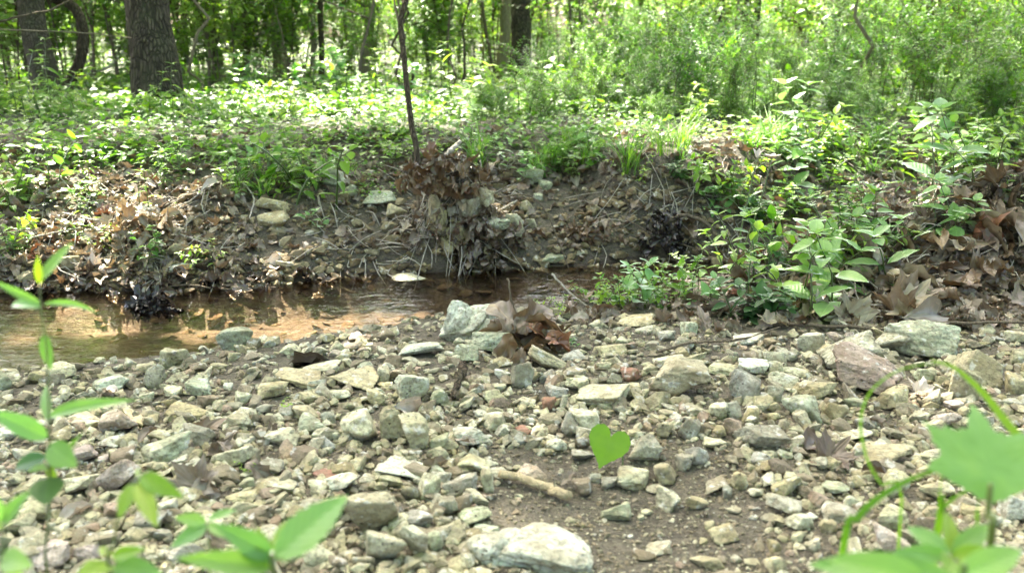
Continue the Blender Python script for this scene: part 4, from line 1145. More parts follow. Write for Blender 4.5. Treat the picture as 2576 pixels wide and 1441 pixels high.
SAPL = protos('light_sapling', [dict(seed=50 + i, h=[2.2, 3.2][i], nst=3, tpls=[BROAD], L=.15, gap=.13, branch=12, rad=.010, start=.15, bend=(.1, .35), spread=.15) for i in range(2)], TWIG, L_LIME)

def grass_mesh(seed, n, L, rng=None):
    rng = np.random.default_rng(seed); A = Acc()
    for i in range(n):
        a = rng.uniform(0, 6.28); l = L * rng.uniform(.5, 1.1)
        P = arc((rng.normal(0, .02), rng.normal(0, .02), -.01), a, l, rng.uniform(.4, 1.1), rng, 8, .02)
        ribbon(A, P, np.sin(np.linspace(.5, math.pi, 8)) * .0028 + .0002)
    return A
def ribbon(A, P, w, up=None):
    P = np.asarray(P); t = nrm(np.gradient(P, axis=0)); s = nrm(np.cross(t, np.array([0, 0, 1.0]) if up is None else up) + 1e-6)
    n = len(P); w = np.asarray(w) * np.ones(n); nn = nrm(np.cross(s, t))
    V = np.concatenate([P - s * w[:, None], P - nn * w[:, None] * .35, P + s * w[:, None]]); T = []
    for i in range(n - 1):
        for k in (0, 1):
            a = k * n + i
            T += [(a, a + n, a + n + 1), (a, a + n + 1, a + 1)]
    U = np.stack([np.repeat([0, .5, 1], n), np.tile(np.linspace(0, 1, n), 3)], 1)
    A.add(V, T, U)
GRASS = [(mesh_of(grass_mesh(60 + i, [26, 34, 20][i], [.2, .26, .16][i]), 'grass_blades', L_MID),) for i in range(3)]

# the right-hand plant cluster, one by one (u, v of the base; height px)
RP = [
 (1890, 800, 105, HERBD, 0, 'low bushy dark green plant with oval leaves on the litter right of the creek'), (1940, 790, 85, HERBD, 1, 'small dark green oval-leaved plant beside the bushy one'),
 (1960, 760, 225, HERBL, 0, 'slender yellow-green plant with a leafy top right of the creek'), (1905, 720, 240, HERB, 1, 'tall mid green herb with layered leaflets right of the creek'),
 (1840, 700, 190, HERBL, 1, 'yellow-green spreading herb left of the tall layered herb'), (2090, 800, 225, DOG, 0, 'broad-leaved blue-green seedling in front of the russet leaf'),
 (2150, 730, 180, DOG, 1, 'broad blue-green plant left of the cut branch'), (2140, 640, 190, HERBL, 0, 'slim plant with a yellow-green leaf pair behind the russet leaf'),
 (2230, 640, 120, DOG, 1, 'blue-green broad plant just above the cut branch'), (2270, 650, 90, HERB, 0, 'mid green plant over the cut branch'),
 (2385, 600, 150, DOG, 0, 'large-leaved green plant in front of the right leaf pile'), (2430, 600, 120, DOG, 1, 'green plant with a drooping broad leaf at the leaf pile'),
 (2520, 540, 100, HERB, 0, 'small green plant at the right edge over the leaf pile'), (1560, 775, 110, HERB, 1, 'bright green plant with rounded leaves at the creek edge'),
 (1520, 770, 90, HERBL, 1, 'lime green seedling left of the rounded-leaf plant at the creek edge'), (1650, 765, 90, HERB, 2, 'scalloped pale green plant at the creek edge'),
 (1710, 765, 85, HERBL, 1, 'pale sunlit herb at the creek edge right of the scalloped plant'), (1790, 770, 90, DOG, 1, 'pale sunlit plant with whitish leaves behind the litter'),
 (2085, 480, 150, HERBL, 0, 'yellow-green leafy plant on the bank top at right'), (2395, 480, 210, DOG, 0, 'tall broad-leaved plant on the right bank top'),
 (2440, 470, 200, HERBL, 0, 'lime plant with large leaves at upper right'), (2010, 700, 150, HERB, 1, 'green herb beside the russet curled leaf'),
 (2190, 560, 120, HERB, 0, 'leafy green herb behind the cut branch'), (2310, 540, 110, HERB, 1, 'green herb behind the leaf pile'), (1990, 560, 120, HERB, 0, 'green herb on the bank in front of the bleached branch'),
 (2290, 760, 60, HERBD, 1, 'little green sprig poking out of the right leaf pile'), (785, 575, 60, DOG, 1, 'small pale rosette with a white-green top on the far bank'),
 (1490, 760, 70, HERB, 2, 'tiny sprig of green leaflets left of the creek edge plants'), (1410, 790, 55, HERBL, 1, 'tiny lime seedling behind the brown leaf cluster'),
 (712, 1040, 45, HERBL, 0, 'tiny pale seedling growing between ochre stones'), (618, 1195, 45, HERBL, 0, 'tiny lime seedling at left of centre among stones'),
 (1440, 870, 26, DOG, 1, 'single pale blue-green leaf sprig lying on the gravel'), (1205, 395, 150, NARR, 0, 'sunlit narrow-leaved weed beside the broken pale branch'),
 (365, 560, 190, NARR, 0, 'sunlit narrow-leaved weed on the left bank'), (250, 500, 150, NARR, 1, 'feathery green weed on the upper left bank'), (430, 470, 130, NARR, 1, 'narrow-leaved weed at the foot of the thick ridged trunk'),
 (60, 520, 170, HERBL, 1, 'sunlit lime herb at the far left'), (130, 470, 170, HERB, 1, 'leafy herb below the leftmost trunk'), (230, 600, 140, NARR, 0, 'thin weed standing in the sunlit left litter'),
 (20, 640, 120, HERBL, 1, 'bright herb low on the far left bank'), (480, 440, 120, HERB, 0, 'three-leaved herb right of the thick trunk'), (760, 500, 190, HERB, 2, 'thin green herb on the bank left of the sapling'),
]
for (u, v, hp, fam, k, lb) in RP:
    g = GP(u, v); dep = (g - CAM) @ FWD
    k = k % len(fam)
    base_h = {id(HERB): [.16, .22, .13], id(HERBL): [.2, .16], id(HERBD): [.09, .12], id(DOG): [.2, .15], id(NARR): [.3, .24]}[id(fam)][k]
    sc = (hp / FPX * dep) / base_h
    e = place_plant(fam, k, g, rnd.uniform(0, 6.28), sc * 1.05, 'herb', None, 'small green plants of the creek banks')
    e['label'] = lb

rg = np.random.default_rng(5150)
fams_ = [(HERB, 'mid green', 3), (HERBL, 'yellow-green', 2), (DOG, 'broad-leaved blue-green', 2), (HERBD, 'dark green', 2), (HERBL, 'yellow-green', 2)]
for (n_, u0, u1, v0, v1, sl, sh) in [(20, 1760, 2260, 440, 690, .6, 1.1), (12, 1480, 1780, 700, 772, .4, .65), (20, 1900, 2560, 350, 470, .8, 1.3), (6, 0, 560, 430, 700, .4, .7), (12, 560, 1000, 400, 520, .5, .8), (10, 1180, 1760, 380, 470, .5, .8)]:
    for _ in range(n_):
        f_, nm_, k_ = fams_[int(rg.integers(5))]
        g = GP(rg.uniform(u0, u1), rg.uniform(v0, v1))
        if y_near(g[0]) - .03 < g[1] < y_far(g[0]) + .04: continue
        place_plant(f_, int(rg.integers(k_)), g, rg.uniform(0, 6.28), rg.uniform(sl, sh), 'herb', nm_ + ' herb', 'small green plants of the creek banks')
autolabel(plant_items, LANDMARK)
plant_items = []

# bank-top grass tufts
tuft_items = []
for i in range(26):
    u = rnd.choice([rnd.uniform(1200, 1720), rnd.uniform(1200, 1720), rnd.uniform(550, 900), rnd.uniform(1750, 2500)]); v = rnd.uniform(360, 445)
    if 550 < u < 900: v = rnd.uniform(400, 520)
    g = GP(u, v)
    e = empty('grass_tuft', g, None, 'grass tuft', 'grass tufts on the far bank'); e.rotation_euler = (0, 0, rnd.uniform(0, 6)); s = rnd.uniform(.4, .8); e.scale = (s, s, s)
    o = bpy.data.objects.new('blades', GRASS[i % 3][0]); COL.objects.link(o); o.parent = e
    tuft_items.append((e, 'tuft of thin green grass', (g[0], g[1])))
for (u, v) in []:
    g = GP(u, v); e = empty('grass_tuft', g, None, 'grass tuft', 'grass tufts on the far bank')
    o = bpy.data.objects.new('blades', GRASS[1][0]); COL.objects.link(o); o.parent = e
    tuft_items.append((e, 'tuft of thin green grass', (g[0], g[1])))
# ------------------------------------------------------------------ trees
TL = []
def trunk(name, uvd, wpx, mat, label, cat='tree', crown=None, top=7.0, side=12, branches=(), group=None, gnarl=0.02, flare=1.35, base_v=None, lm=None, dep=None):
    """uvd: picture points of the trunk from base to top of frame at distance dep; goes on up to height top"""
    P = [PT(u, v, dep) for u, v in uvd]
    g = P[0].copy(); g[2] = h1(g[0], g[1])
    pts = [g + np.array([0, 0, -0.12])] + [p for p in P if p[2] > g[2] + 0.05]
    d = nrm(pts[-1] - pts[-2]); d = nrm(d + [0, 0, 1.2])
    last = pts[-1]
    while last[2] < top:
        last = last + d * 0.8; pts.append(last); d = nrm(d + np.array([rnd.uniform(-.12, .12), rnd.uniform(-.12, .12), .15]))
    n = max(24, int(len(pts) * 7))
    C_ = curve(pts, n)
    rad = px(wpx / 2, dep)
    hgt = C_[:, 2] - g[2]
    R = rad * (1 + (flare - 1) * np.exp(-np.maximum(hgt, 0) / (rad * 2.2))) * (1 - 0.6 * np.clip(hgt / (top * 1.3), 0, 1))
    V, T, U = tube(C_, R, side)
    if wpx > 24:
        ax = V - np.repeat(C_, side, 0)[:len(V) - 2].tolist() if False else None
        off = np.zeros(len(V)); off[:-2] = np.repeat(R, side)
        cc = np.vstack([np.repeat(C_, side, 0), C_[:1], C_[-1:]])
        dirv = V - cc
        nz = fbm(np.stack([V[:, 0] * 22 / (rad * 8 + .2), V[:, 1] * 22 / (rad * 8 + .2), V[:, 2] * 2.2], 1), 9, 3)
        V = cc + dirv * (1 + 0.10 * nz)[:, None]
    e = empty(name, g, label, cat, group)
    mk('trunk', V - g, T, mat, e, U)
    for (t0, az, ln, up) in branches:
        k = int(np.argmin(abs(hgt - t0))); b = C_[k]
        q = [b, b + ln * .5 * np.array([math.cos(az), math.sin(az), up]), b + ln * np.array([math.cos(az), math.sin(az), up * 1.3])]
        Vb, Tb, Ub = tube(curve(q, 10), R[k] * np.linspace(.4, .12, 10), 6)
        mk('branch', Vb - g, Tb, mat, e, Ub)
    if crown is not None:
        o = bpy.data.objects.new('crown', crown); COL.objects.link(o); o.parent = e
        o.rotation_euler = (0, 0, rnd.uniform(0, 6)); s = rnd.uniform(.85, 1.15); o.scale = (s, s, s)
        top_ = C_[-1] - g; o.location = (top_[0] * .7, top_[1] * .7, 0)
    if lm: TL.append((lm, g[0], g[1]))
    return e, g, C_, R

def crown_mesh(seed, n, rad, z0, z1, leaf=0.13, clumps=34, name='crown', mat=None):
    rng = np.random.default_rng(seed)
    c = rng.normal(size=(clumps, 3)); c = nrm(c) * rng.uniform(.35, 1, (clumps, 1)) ** .6
    c = c * [rad, rad, (z1 - z0) / 2] + [0, 0, (z0 + z1) / 2]
    cr = rng.uniform(.35, .8, clumps) * rad * .42
    k = rng.integers(0, clumps, n)
    q = nrm(rng.normal(size=(n, 3))) * rng.uniform(.2, 1, (n, 1)) ** .5 * cr[k][:, None] * [1, 1, .5]
    P = c[k] + q
    d = nrm(rng.normal(size=(n, 3)) * [1, 1, .35] + [0, 0, -.2]); up = nrm(rng.normal(size=(n, 3)) * .45 + [0, 0, 1])
    A = Acc(); A.inst(BROAD, P, frames(d, up, rng.uniform(.7, 1.2, n) * leaf))
    return mesh_of(A, name, mat or L_TREE)
CR = [crown_mesh(200 + i, 3000, [2.3, 2.8, 2.0, 2.6][i], [2.6, 3.0, 2.2, 2.4][i], [7.5, 8.5, 6.5, 8.0][i]) for i in range(4)]
CRL = [crown_mesh(230 + i, 1800, [2.0, 2.4][i], [1.2, 1.6][i], [5.5, 6.5][i], 0.14, 26) for i in range(2)]

LIMEC = crown_mesh(260, 4500, 1.7, .9, 4.8, .12, 30, 'lime_crown', L_LIME)
# --- nearest trees, left to right
big_e, bg, bC, bR = trunk('tree', [(400, 300), (396, 240), (388, 150), (376, 60), (372, 0), (371, -80)], 104, BARK_DARK, 'thick tree trunk with deeply ridged bark, left of the picture', dep=4.9, top=8, side=56, flare=1.25, lm='the thick ridged trunk',
                          branches=[(3.0, 2.4, 1.8, .5), (4.2, .4, 2.2, .5), (5.2, 4.0, 2.0, .6), (5.6, 5.6, 2.2, .5), (6.5, 1.5, 1.8, .7)])
trunk('tree', [(118, 270), (112, 200), (95, 120), (82, 50), (78, 0), (74, -80)], 62, BARK_GREY, 'leaning grey-brown trunk at the far left', dep=5.7, top=7, side=30, lm='the leftmost leaning trunk')
# curved trunk
trunk('tree', [(140, 270), (165, 230), (196, 170), (210, 110), (206, 60), (190, 25), (160, 0), (120, -30)], 27, BARK_BROWN, 'curved thin trunk bending left, beside the leftmost trunk', dep=5.9, top=5, side=12, lm='the curved thin trunk')
sp_e, sg, sC, sR = trunk('sapling_tree', [(1056, 440), (1048, 380), (1036, 320), (1024, 220), (1016, 140), (1008, 60), (1018, 10), (1022, -60)], 15, BARK_BROWN, 'slim crooked grey sapling growing from the root mound', dep=(GP(1060, 470) - CAM) @ FWD, top=3.6, side=12, flare=1.3, lm='the slim crooked sapling',
      branches=[(1.5, .3, .7, .6), (2.0, 2.6, .8, .6), (2.5, 4.6, .7, .8), (3.0, 1.2, .5, .8)])
TR = [
 ((325, 250), (322, -20), 14, BARK_TAN, 9.5, 'thin pale trunk just left of the thick ridged trunk'),
 ((530, 290), (520, -20), 8, TWIG, 7.0, 'very thin dark stem right of the thick ridged trunk'),
 ((552, 260), (544, -20), 17, BARK_TAN, 9.0, 'slender yellowish trunk right of the thick ridged trunk'),
 ((594, 230), (590, -20), 15, BARK_TAN, 11.0, 'pale thin trunk behind the dark straight trunk'),
 ((610, 260), (622, -20), 26, BARK_BROWN, 7.8, 'dark straight trunk between pale thin trunks, left of centre'),
 ((712, 240), (688, -20), 30, BARK_TAN, 9.2, 'leaning grey-tan trunk left of centre'),
 ((785, 220), (786, -20), 13, BARK_TAN, 9.0, 'thin tan trunk paired with a dark one'),
 ((810, 250), (805, -20), 15, BARK_BROWN, 7.6, 'thin dark trunk paired with a tan one'),
 ((885, 290), (942, -20), 8, TWIG, 6.5, 'thin dark stem leaning right, left of the sapling'),
 ((918, 290), (934, -20), 26, BARK_TAN, 8.5, 'olive-tan trunk behind the leaning thin stem'),
 ((1262, 190), (1276, -20), 30, BARK_TAN, 9.6, 'grey trunk of the centre pair, left one'),
 ((1312, 220), (1312, -20), 50, BARK_DARK, 8.4, 'dark ridged trunk of the centre pair'),
 ((1252, 210), (1222, 80), 9, TWIG, 8.8, 'curved thin stem left of the centre trunk pair'),
 ((2068, 160), (2064, -20), 24, BARK_TAN, 11.0, 'short tan trunk in the bright gap at right'),
 ((2192, 120), (2198, -20), 16, BARK_BROWN, 11.5, 'dark forked trunk right of the bright gap'),
 ((2382, 150), (2362, -20), 9, TWIG, 8.5, 'thin black leaning stem at upper right'),
 ((2420, 140), (2424, -20), 10, BARK_TAN, 10.0, 'thin brownish trunk at upper right'),
 ((1740, 140), (1752, -20), 9, TWIG, 10.0, 'thin dark stem behind the bushes right of centre'),
 ((1155, 150), (1160, -20), 8, TWIG, 10.0, 'thin dark stem between the sapling and the centre pair'),
 ((2330, 120), (2320, -20), 8, BARK_TAN, 13.0, 'faint thin trunk between the forked trunk and the black stem'),
 ((1500, 130), (1530, -20), 8, TWIG, 11.0, 'slanting thin stem right of the centre pair'),
 ((470, 220), (462, -20), 18, BARK_BROWN, 12.0, 'distant brown trunk between the ridged trunk and the slender ones'),
 ((235, 260), (228, -20), 9, TWIG, 7.5, 'thin dark stem between the curved and the ridged trunks'),
]
for i, (b, t, w, m, dp, lb) in enumerate(TR):
    mid = ((b[0] + t[0]) / 2 + rnd.uniform(-4, 4), (b[1] + t[1]) / 2)
    cr = None if (w < 12 or dp < 9.3 or i % 3 != 0 or b[0] > 1700) else (CR + CRL)[(i // 2) % 6]
    e, g, C_, R = trunk('tree', [b, ((b[0] * 3 + t[0]) / 4 + rnd.uniform(-2, 2), (b[1] * 3 + t[1]) / 4), mid, ((b[0] + t[0] * 3) / 4 + rnd.uniform(-2, 2), (b[1] + t[1] * 3) / 4), t], w, m, lb, dep=dp, top=6.5 if w > 12 else 4.5, side=24 if w > 40 else 10, crown=cr,
                        branches=[(rnd.uniform(1.6, 3), rnd.uniform(0, 6), rnd.uniform(.6, 1.4), rnd.uniform(.3, .9)) for _ in range(3)])
    S_, F_ = Acc(), Acc(); rr_ = np.random.default_rng(900 + i)
    for j in range(9 if w > 12 else 6):
        k_ = int(np.argmin(abs(C_[:, 2] - g[2] - rr_.uniform(.45, 1.7 + .15 * dp))))
        az = rr_.uniform(0, 6.28); ln = rr_.uniform(.4, 1.3)
        q_ = curve([C_[k_], C_[k_] + ln * .5 * np.array([math.cos(az), math.sin(az), .35]), C_[k_] + ln * np.array([math.cos(az), math.sin(az), rr_.uniform(-.2, .5)])], 9)
        S_.add(*tube(q_ - g, np.linspace(.008, .002, 9), 4)); stem_leaves(F_, q_ - g, rr_, [BROAD, OVATE[0]], rr_.uniform(.06, .11), .055, 'alt', .2)
        for b_ in range(3):
            m_ = q_[int(rr_.integers(3, 8))]; dv_ = nrm(rr_.normal(size=3) * [1, 1, .4]); q2 = curve([m_, m_ + dv_ * ln * .35], 5)
            S_.add(*tube(q2 - g, np.linspace(.004, .0015, 5), 4)); stem_leaves(F_, q2 - g, rr_, [BROAD, OVATE[0]], rr_.uniform(.06, .11), .05, 'alt', .1)
    F_.make('foliage', [L_TREE, L_LIME, L_MID][i % 3], e); S_.make('twigs', TWIG, e)
    if w > 23: TL.append(('the ' + {26: 'dark straight trunk', 30: 'leaning grey-tan trunk', 50: 'dark centre trunk', 24: 'short tan trunk'}[w], g[0], g[1]))
# Y-shaped right trunk
e, g, C_, R = trunk('tree', [(1896, 180), (1893, 130), (1886, 80), (1874, 20), (1868, -40)], 28, BARK_DARK, 'dark Y-shaped trunk with two stems at upper right', dep=9.4, top=6.5, side=14, lm='the Y-shaped trunk')
q = [PT(1893, 135, 9.4), PT(1902, 60, 9.4), PT(1908, -20, 9.4), PT(1925, -220, 9.5)]
V, T, U = tube(curve(q, 16), px(12, 9.4) * np.linspace(1, .6, 16), 12); mk('second_stem', V - g, T, BARK_DARK, e, U)

# canopy of the thick tree: unseen over the creek, gaps cut to place sun flecks
def ell(u, v, rx, ry): g_ = GP(u, v); return (g_[0], g_[1], rx, ry)
FLECKS = [ell(880, 800, .38, .17), ell(1080, 765, .13, .06), ell(740, 770, .16, .07), ell(1290, 715, .05, .03), ell(520, 780, .10, .03), ell(300, 790, .10, .03), ell(60, 780, .12, .03),
          ell(900, 872, .055, .03), ell(300, 1066, .04, .03), ell(215, 1140, .03, .02), ell(2200, 925, .035, .03), ell(2390, 1030, .035, .05), ell(2300, 985, .03, .03),
          ell(100, 560, .55, .25), ell(400, 540, .3, .16), ell(60, 690, .3, .08), ell(260, 705, .14, .04), ell(455, 690, .06, .03), ell(1200, 500, .09, .05),
          ell(1690, 720, .10, .05), ell(1900, 560, .12, .08), ell(1800, 720, .07, .04), ell(2060, 790, .05, .03), ell(2010, 620, .06, .03), ell(2480, 560, .07, .03), ell(720, 640, .05, .02),
          ell(2100, 500, .12, .05), ell(2440, 430, .2, .1), ell(420, 742, .05, .02), ell(1690, 980, .02, .02)]
rng = np.random.default_rng(77)
N = 46000
zz = rng.uniform(4.6, 8.4, N)
# ground target of every leaf's shadow, so the crown covers the creek
tx, ty = rng.uniform(-4.2, 3.6, N), rng.uniform(0.0, 6.6, N)
P = np.stack([tx, ty, np.zeros(N)], 1) + SV[None] * (zz / SV[2])[:, None]
keep = np.ones(N, bool)
prot = (ty < 3.35 + 0.25 * n2(tx, ty, 1.2, 63)) | ((tx > 0.0) & (ty < 4.1))
cl = n2(tx, ty, 1.5, 61, 3) + .3 * n2(tx, ty, 5, 62, 2)
den = np.where(prot, 1.0, np.where(cl > 0.2, 0.8, 0.02))
den = np.where((tx > .4) & (ty > 2.3) & (cl < -0.05), .06, den)
edge = sstep(4.0, 3.2, np.abs(tx + .3)) * sstep(6.6, 5.4, ty)
keep &= rng.uniform(0, 1, N) < den * np.maximum(edge, .3)
for (x, y, rx, ry) in FLECKS:
    wob = 1 + .35 * vnoise(np.stack([tx * 9, ty * 9, zz * 0], 1), 5)
    keep &= ~(((tx - x) / (rx + .05)) ** 2 + ((ty - y) / (ry + .05)) ** 2 < wob)
P = P[keep]; n = len(P)
A = Acc(); d = nrm(rng.normal(size=(n, 3)) * [1, 1, .3]); up = nrm(rng.normal(size=(n, 3)) * .4 + [0, 0, 1])
A.inst(BROAD, P - bg, frames(d, up, rng.uniform(.09, .16, n)))
A.make('crown', L_TREE, big_e)
# limbs carrying it
A = Acc()
for i in range(13):
    k = int(rng.integers(len(bC) // 2, len(bC))); b = bC[k]
    tgt = P[int(rng.integers(n))]
    q = curve([b, (b + tgt) / 2 + rng.normal(0, .2, 3) + [0, 0, .3], tgt], 12)
    A.add(*tube(q - bg, np.linspace(.045, .008, 12), 6))
A.make('limbs', BARK_DARK, big_e)

# crown of the crooked sapling: a few sprays
S_, F_ = Acc(), Acc()
for i in range(9):
    k = int(len(sC) * (.42 + .06 * i)); k = min(k, len(sC) - 1)
    q = arc((0, 0, 0), rnd.uniform(0, 6), rnd.uniform(.3, .6), 1.0, rng, 7) + sC[k] - sg
    F_q = q; S_.add(*tube(q, .003, 4)); stem_leaves(F_, q, rng, OVATE, .08, .06, 'alt')
F_.make('foliage', L_LIME, sp_e); S_.make('twigs', BARK_TAN, sp_e)

# fallen pale limb behind, and branches across the upper left
q = [PT(430, 165, 9), PT(520, 138, 9), PT(600, 118, 9.1), PT(650, 92, 9.2), PT(690, 58, 9.3)]
stick('fallen_limb', q, px(9, 9), BARK_PALE, 'bleached fallen limb slanting up behind the slender trunks', 'fallen branch', taper=(1.2, .6), n=24)
stick('fallen_limb', [PT(455, 150, 9.1), PT(540, 100, 9.1), PT(640, 70, 9.2)], px(4, 9), BARK_PALE, 'thinner bleached limb above the fallen limb', 'fallen branch')
stick('hanging_branch', [PT(-30, 74, 4.4), PT(90, 78, 4.4), PT(220, 84, 4.5), (PT(330, 96, 4.6))], px(2, 4.4), BARK_TAN, 'thin nearly level branch crossing the upper left', 'branch')
stick('hanging_branch', [PT(-30, 62, 4.8), PT(60, 40, 4.8), PT(140, 20, 4.9), PT(190, -10, 5)], px(3, 4.8), TWIG, 'thin dark branch slanting up at the upper left corner', 'branch')
stick('hanging_branch', [PT(345, 82, 5.3), PT(380, 72, 5.3), PT(414, 62, 5.3), PT(424, 50, 5.3)], px(3, 5.3), BARK_PALE, 'short pale twig sticking out in front of the thick ridged trunk', 'branch')
stick('fallen_limb', [PT(1950, 20, 10), PT(2000, 60, 10), PT(2060, 120, 10.2)], px(6, 10), TWIG, 'slanting dark limb beside the short tan trunk', 'fallen branch')
stick('fallen_limb', [PT(2080, 20, 12), PT(2150, 60, 12), PT(2200, 130, 12)], px(5, 12), BARK_PALE, 'pale slanting dead limb in the bright gap at right', 'fallen branch')
stick('fallen_limb', [PT(200, 190, 8), PT(280, 165, 8), PT(320, 110, 8.1), PT(338, 70, 8.2)], px(3.5, 8), BARK_PALE, 'pale curved dead branch between the curved and the ridged trunk', 'fallen branch')

# ------------------------------------------------------------------ undergrowth: shrubs and saplings, each its own object
TL += [('the root mound', RW[0], RW[1])]
r = np.random.default_rng(404)
def ok(x, y, gap=.25):
    return all(math.hypot(x - t[1], y - t[2]) > gap for t in TL)
def band(n, y0, y1, fams, smin, smax, nm, desc, group, cat, dens=None):
    c_ = 0
    while c_ < n:
        y = r.uniform(y0, y1); x = r.uniform(-1, 1) * (0.64 * y + .6)
        if not ok(x, y): continue
        if dens is not None and r.uniform() > dens(x, y): continue
        fam, k, ds = fams[int(r.integers(len(fams)))]
        g = np.array([x, y, h1(x, y) - .01])
        s_ = r.uniform(smin, smax)
        if smax < .9 and nm == 'bush':
            vt = np.interp(upix(x, y), [-100, 1050, 1120, 1240, 1360, 1430, 1600, 1800, 1860, 1930, 1990, 2250, 2400, 2600], [300, 285, 190, 200, 195, 90, 0, 20, 130, 130, 70, 80, 30, 0]) + (r.choice([-70, -20, 0, 10, 30]) if upix(x, y) < 1080 else r.choice([-60, -20, 20, 60, 110, 160])) + r.uniform(-20, 20)
            hh = .6 - (vt - 100) / FPX * y - g[2]
            if hh < .06: hh = .07
            if hh < .34:
                fam, k, ds = fH[int(r.integers(len(fH)))]
                s_ = max(.5, min(1.9, hh / .17)) * r.uniform(.8, 1.1)
            else: s_ = hh / .75 * r.uniform(.85, 1.1)
        place_plant(fam, k, g, r.uniform(0, 6.28), s_, nm, f'{ds} {desc}', group, cat)
        c_ += 1
fS = [(SHR, k, 'green') for k in range(4)]
fH = [(HERB, k, 'green') for k in range(3)] + [(HERBL, k, 'yellow-green') for k in range(2)] + [(DOG, 0, 'broad-leaved'), (HERBD, 1, 'dark')]
fL = [(SHRL, k, 'yellow-green') for k in range(3)]
upix = lambda x, y: 1288 + x / y * FPX
dright = lambda x, y: 1.0 if upix(x, y) > 1080 else .0
band(85, 4.2, 6.4, fS, .32, .6, 'bush', 'small-leaved bush', 'small-leaved bushes of the undergrowth', 'bush', dright)
for _ in range(34):
    y = r.uniform(3.85, 4.9); u = r.uniform(1180, 2560); x = (u - 1288) / FPX * y
    place_plant(SHR, int(r.integers(4)), np.array([x, y, h1(x, y) - .01]), r.uniform(0, 6.28), r.uniform(.2, .42) * (1.15 if 1400 < u < 1850 else .85), 'bush', 'short front-row bush', 'small-leaved bushes of the undergrowth', 'bush')
band(62, 6.2, 11, fS + fL + fL, .45, .8, 'bush', 'leafy bush', 'small-leaved bushes of the undergrowth', 'bush', lambda x, y: 1.0 if upix(x, y) > 1080 else 0.0)
band(60, 4.6, 11, fS + fL, .18, .32, 'bush', 'low bush', 'small-leaved bushes of the undergrowth', 'bush', lambda x, y: 1.0 if upix(x, y) < 1080 else 0.0)
band(40, 10.5, 18, fL + fS, .9, 1.5, 'bush', 'leafy bush', 'small-leaved bushes of the undergrowth', 'bush')
band(60, 3.75, 5.2, [(HERB, k, 'green') for k in range(3)] + [(HERBL, k, 'lime green') for k in range(2)] + [(NARR, 0, 'lime green')], .8, 1.5, 'herb', 'low herb', 'low herbs on the far bank top', 'plant')
fT = [(SAP, k, 'green') for k in range(3)] + [(SAPL, k, 'yellow-green') for k in range(2)]
band(14, 6.8, 9.5, fT, .5, .8, 'sapling', 'leafy sapling', 'leafy saplings in the wood behind', 'sapling', lambda x, y: 1.0 if upix(x, y) < 1200 or upix(x, y) > 1850 else 0.0)
band(30, 8.0, 14, fT, .4, .75, 'sapling', 'leafy sapling', 'leafy saplings in the wood behind', 'sapling', lambda x, y: 1.0 if upix(x, y) > 1400 else 0.0)
band(70, 9.5, 17, fT, .45, .9, 'sapling', 'leafy sapling', 'leafy saplings in the wood behind', 'sapling')
band(60, 16, 32, fT, .8, 1.5, 'sapling', 'leafy sapling', 'leafy saplings in the wood behind', 'sapling')
for _ in range(10):
    y = r.uniform(17, 30); x = r.uniform(-1, 1) * (.62 * y + 1)
    place_plant(SHRL, int(r.integers(3)), np.array([x, y, h1(x, y)]), r.uniform(0, 6), r.uniform(1.6, 2.8), 'bush', 'far leafy bush', 'small-leaved bushes of the undergrowth', 'bush')
band(46, 3.95, 6.8, [(HERB, k, 'tall green') for k in range(3)] + [(HERBL, 0, 'tall lime green'), (HERBL, 1, 'tall lime green'), (DOG, 0, 'tall broad-leaved'), (NARR, 0, 'tall narrow-leaved')], 1.0, 1.75, 'herb', 'herb', 'low herbs on the far bank top', 'plant', lambda x, y: 1.0 if upix(x, y) < 1150 else .15)
for i in range(22):
    y = r.uniform(4.6, 9.5); u = r.uniform(150, 2560); x = (u - 1288) / FPX * y
    if not ok(x, y, .2): continue
    g = np.array([x, y, h1(x, y)]); e = empty('sapling', g, None, 'sapling', 'leafy saplings in the wood behind')
    q = arc((0, 0, -.03), r.uniform(0, 6.28), r.uniform(1.6, 2.6), r.uniform(.02, .3), r, 14, .25)
    F_, S_ = Acc(), Acc(); S_.add(*tube(q, r.uniform(.006, .013) * np.linspace(1.1, .4, 14), 7))
    for j in range(7):
        k = int(r.integers(3, 14)); q2 = arc((0, 0, 0), r.uniform(0, 6.28), r.uniform(.15, .45), r.uniform(.8, 1.6), r, 6) + q[k]
        S_.add(*tube(q2, .003 * np.linspace(1, .4, 6), 4)); stem_leaves(F_, q2, r, [OVATE[0], OVATE[2]], r.uniform(.05, .09), .045, 'alt', .2)
    F_.make('foliage', [L_LIME, L_TREE, L_MID][i % 3], e); S_.make('stem', [TWIG, BARK_BROWN, BARK_TAN][i % 3], e)
    plant_items.append((e, 'thin-stemmed young sapling', (x, y)))
for (x, y, s_) in [(-3.05, 5.3, .5), (-3.4, 6.0, .6), (-2.95, 4.75, .42)]:
    place_plant(SAPL, 0, np.array([x, y, h1(x, y)]), x * 5, s_, 'sapling', 'bright lime sapling', 'leafy saplings in the wood behind', 'sapling')
band(52, 7.0, 12.5, fT, .2, .42, 'sapling', 'short leafy sapling', 'leafy saplings in the wood behind', 'sapling', lambda x, y: 1.0 if upix(x, y) < 1250 else .1)
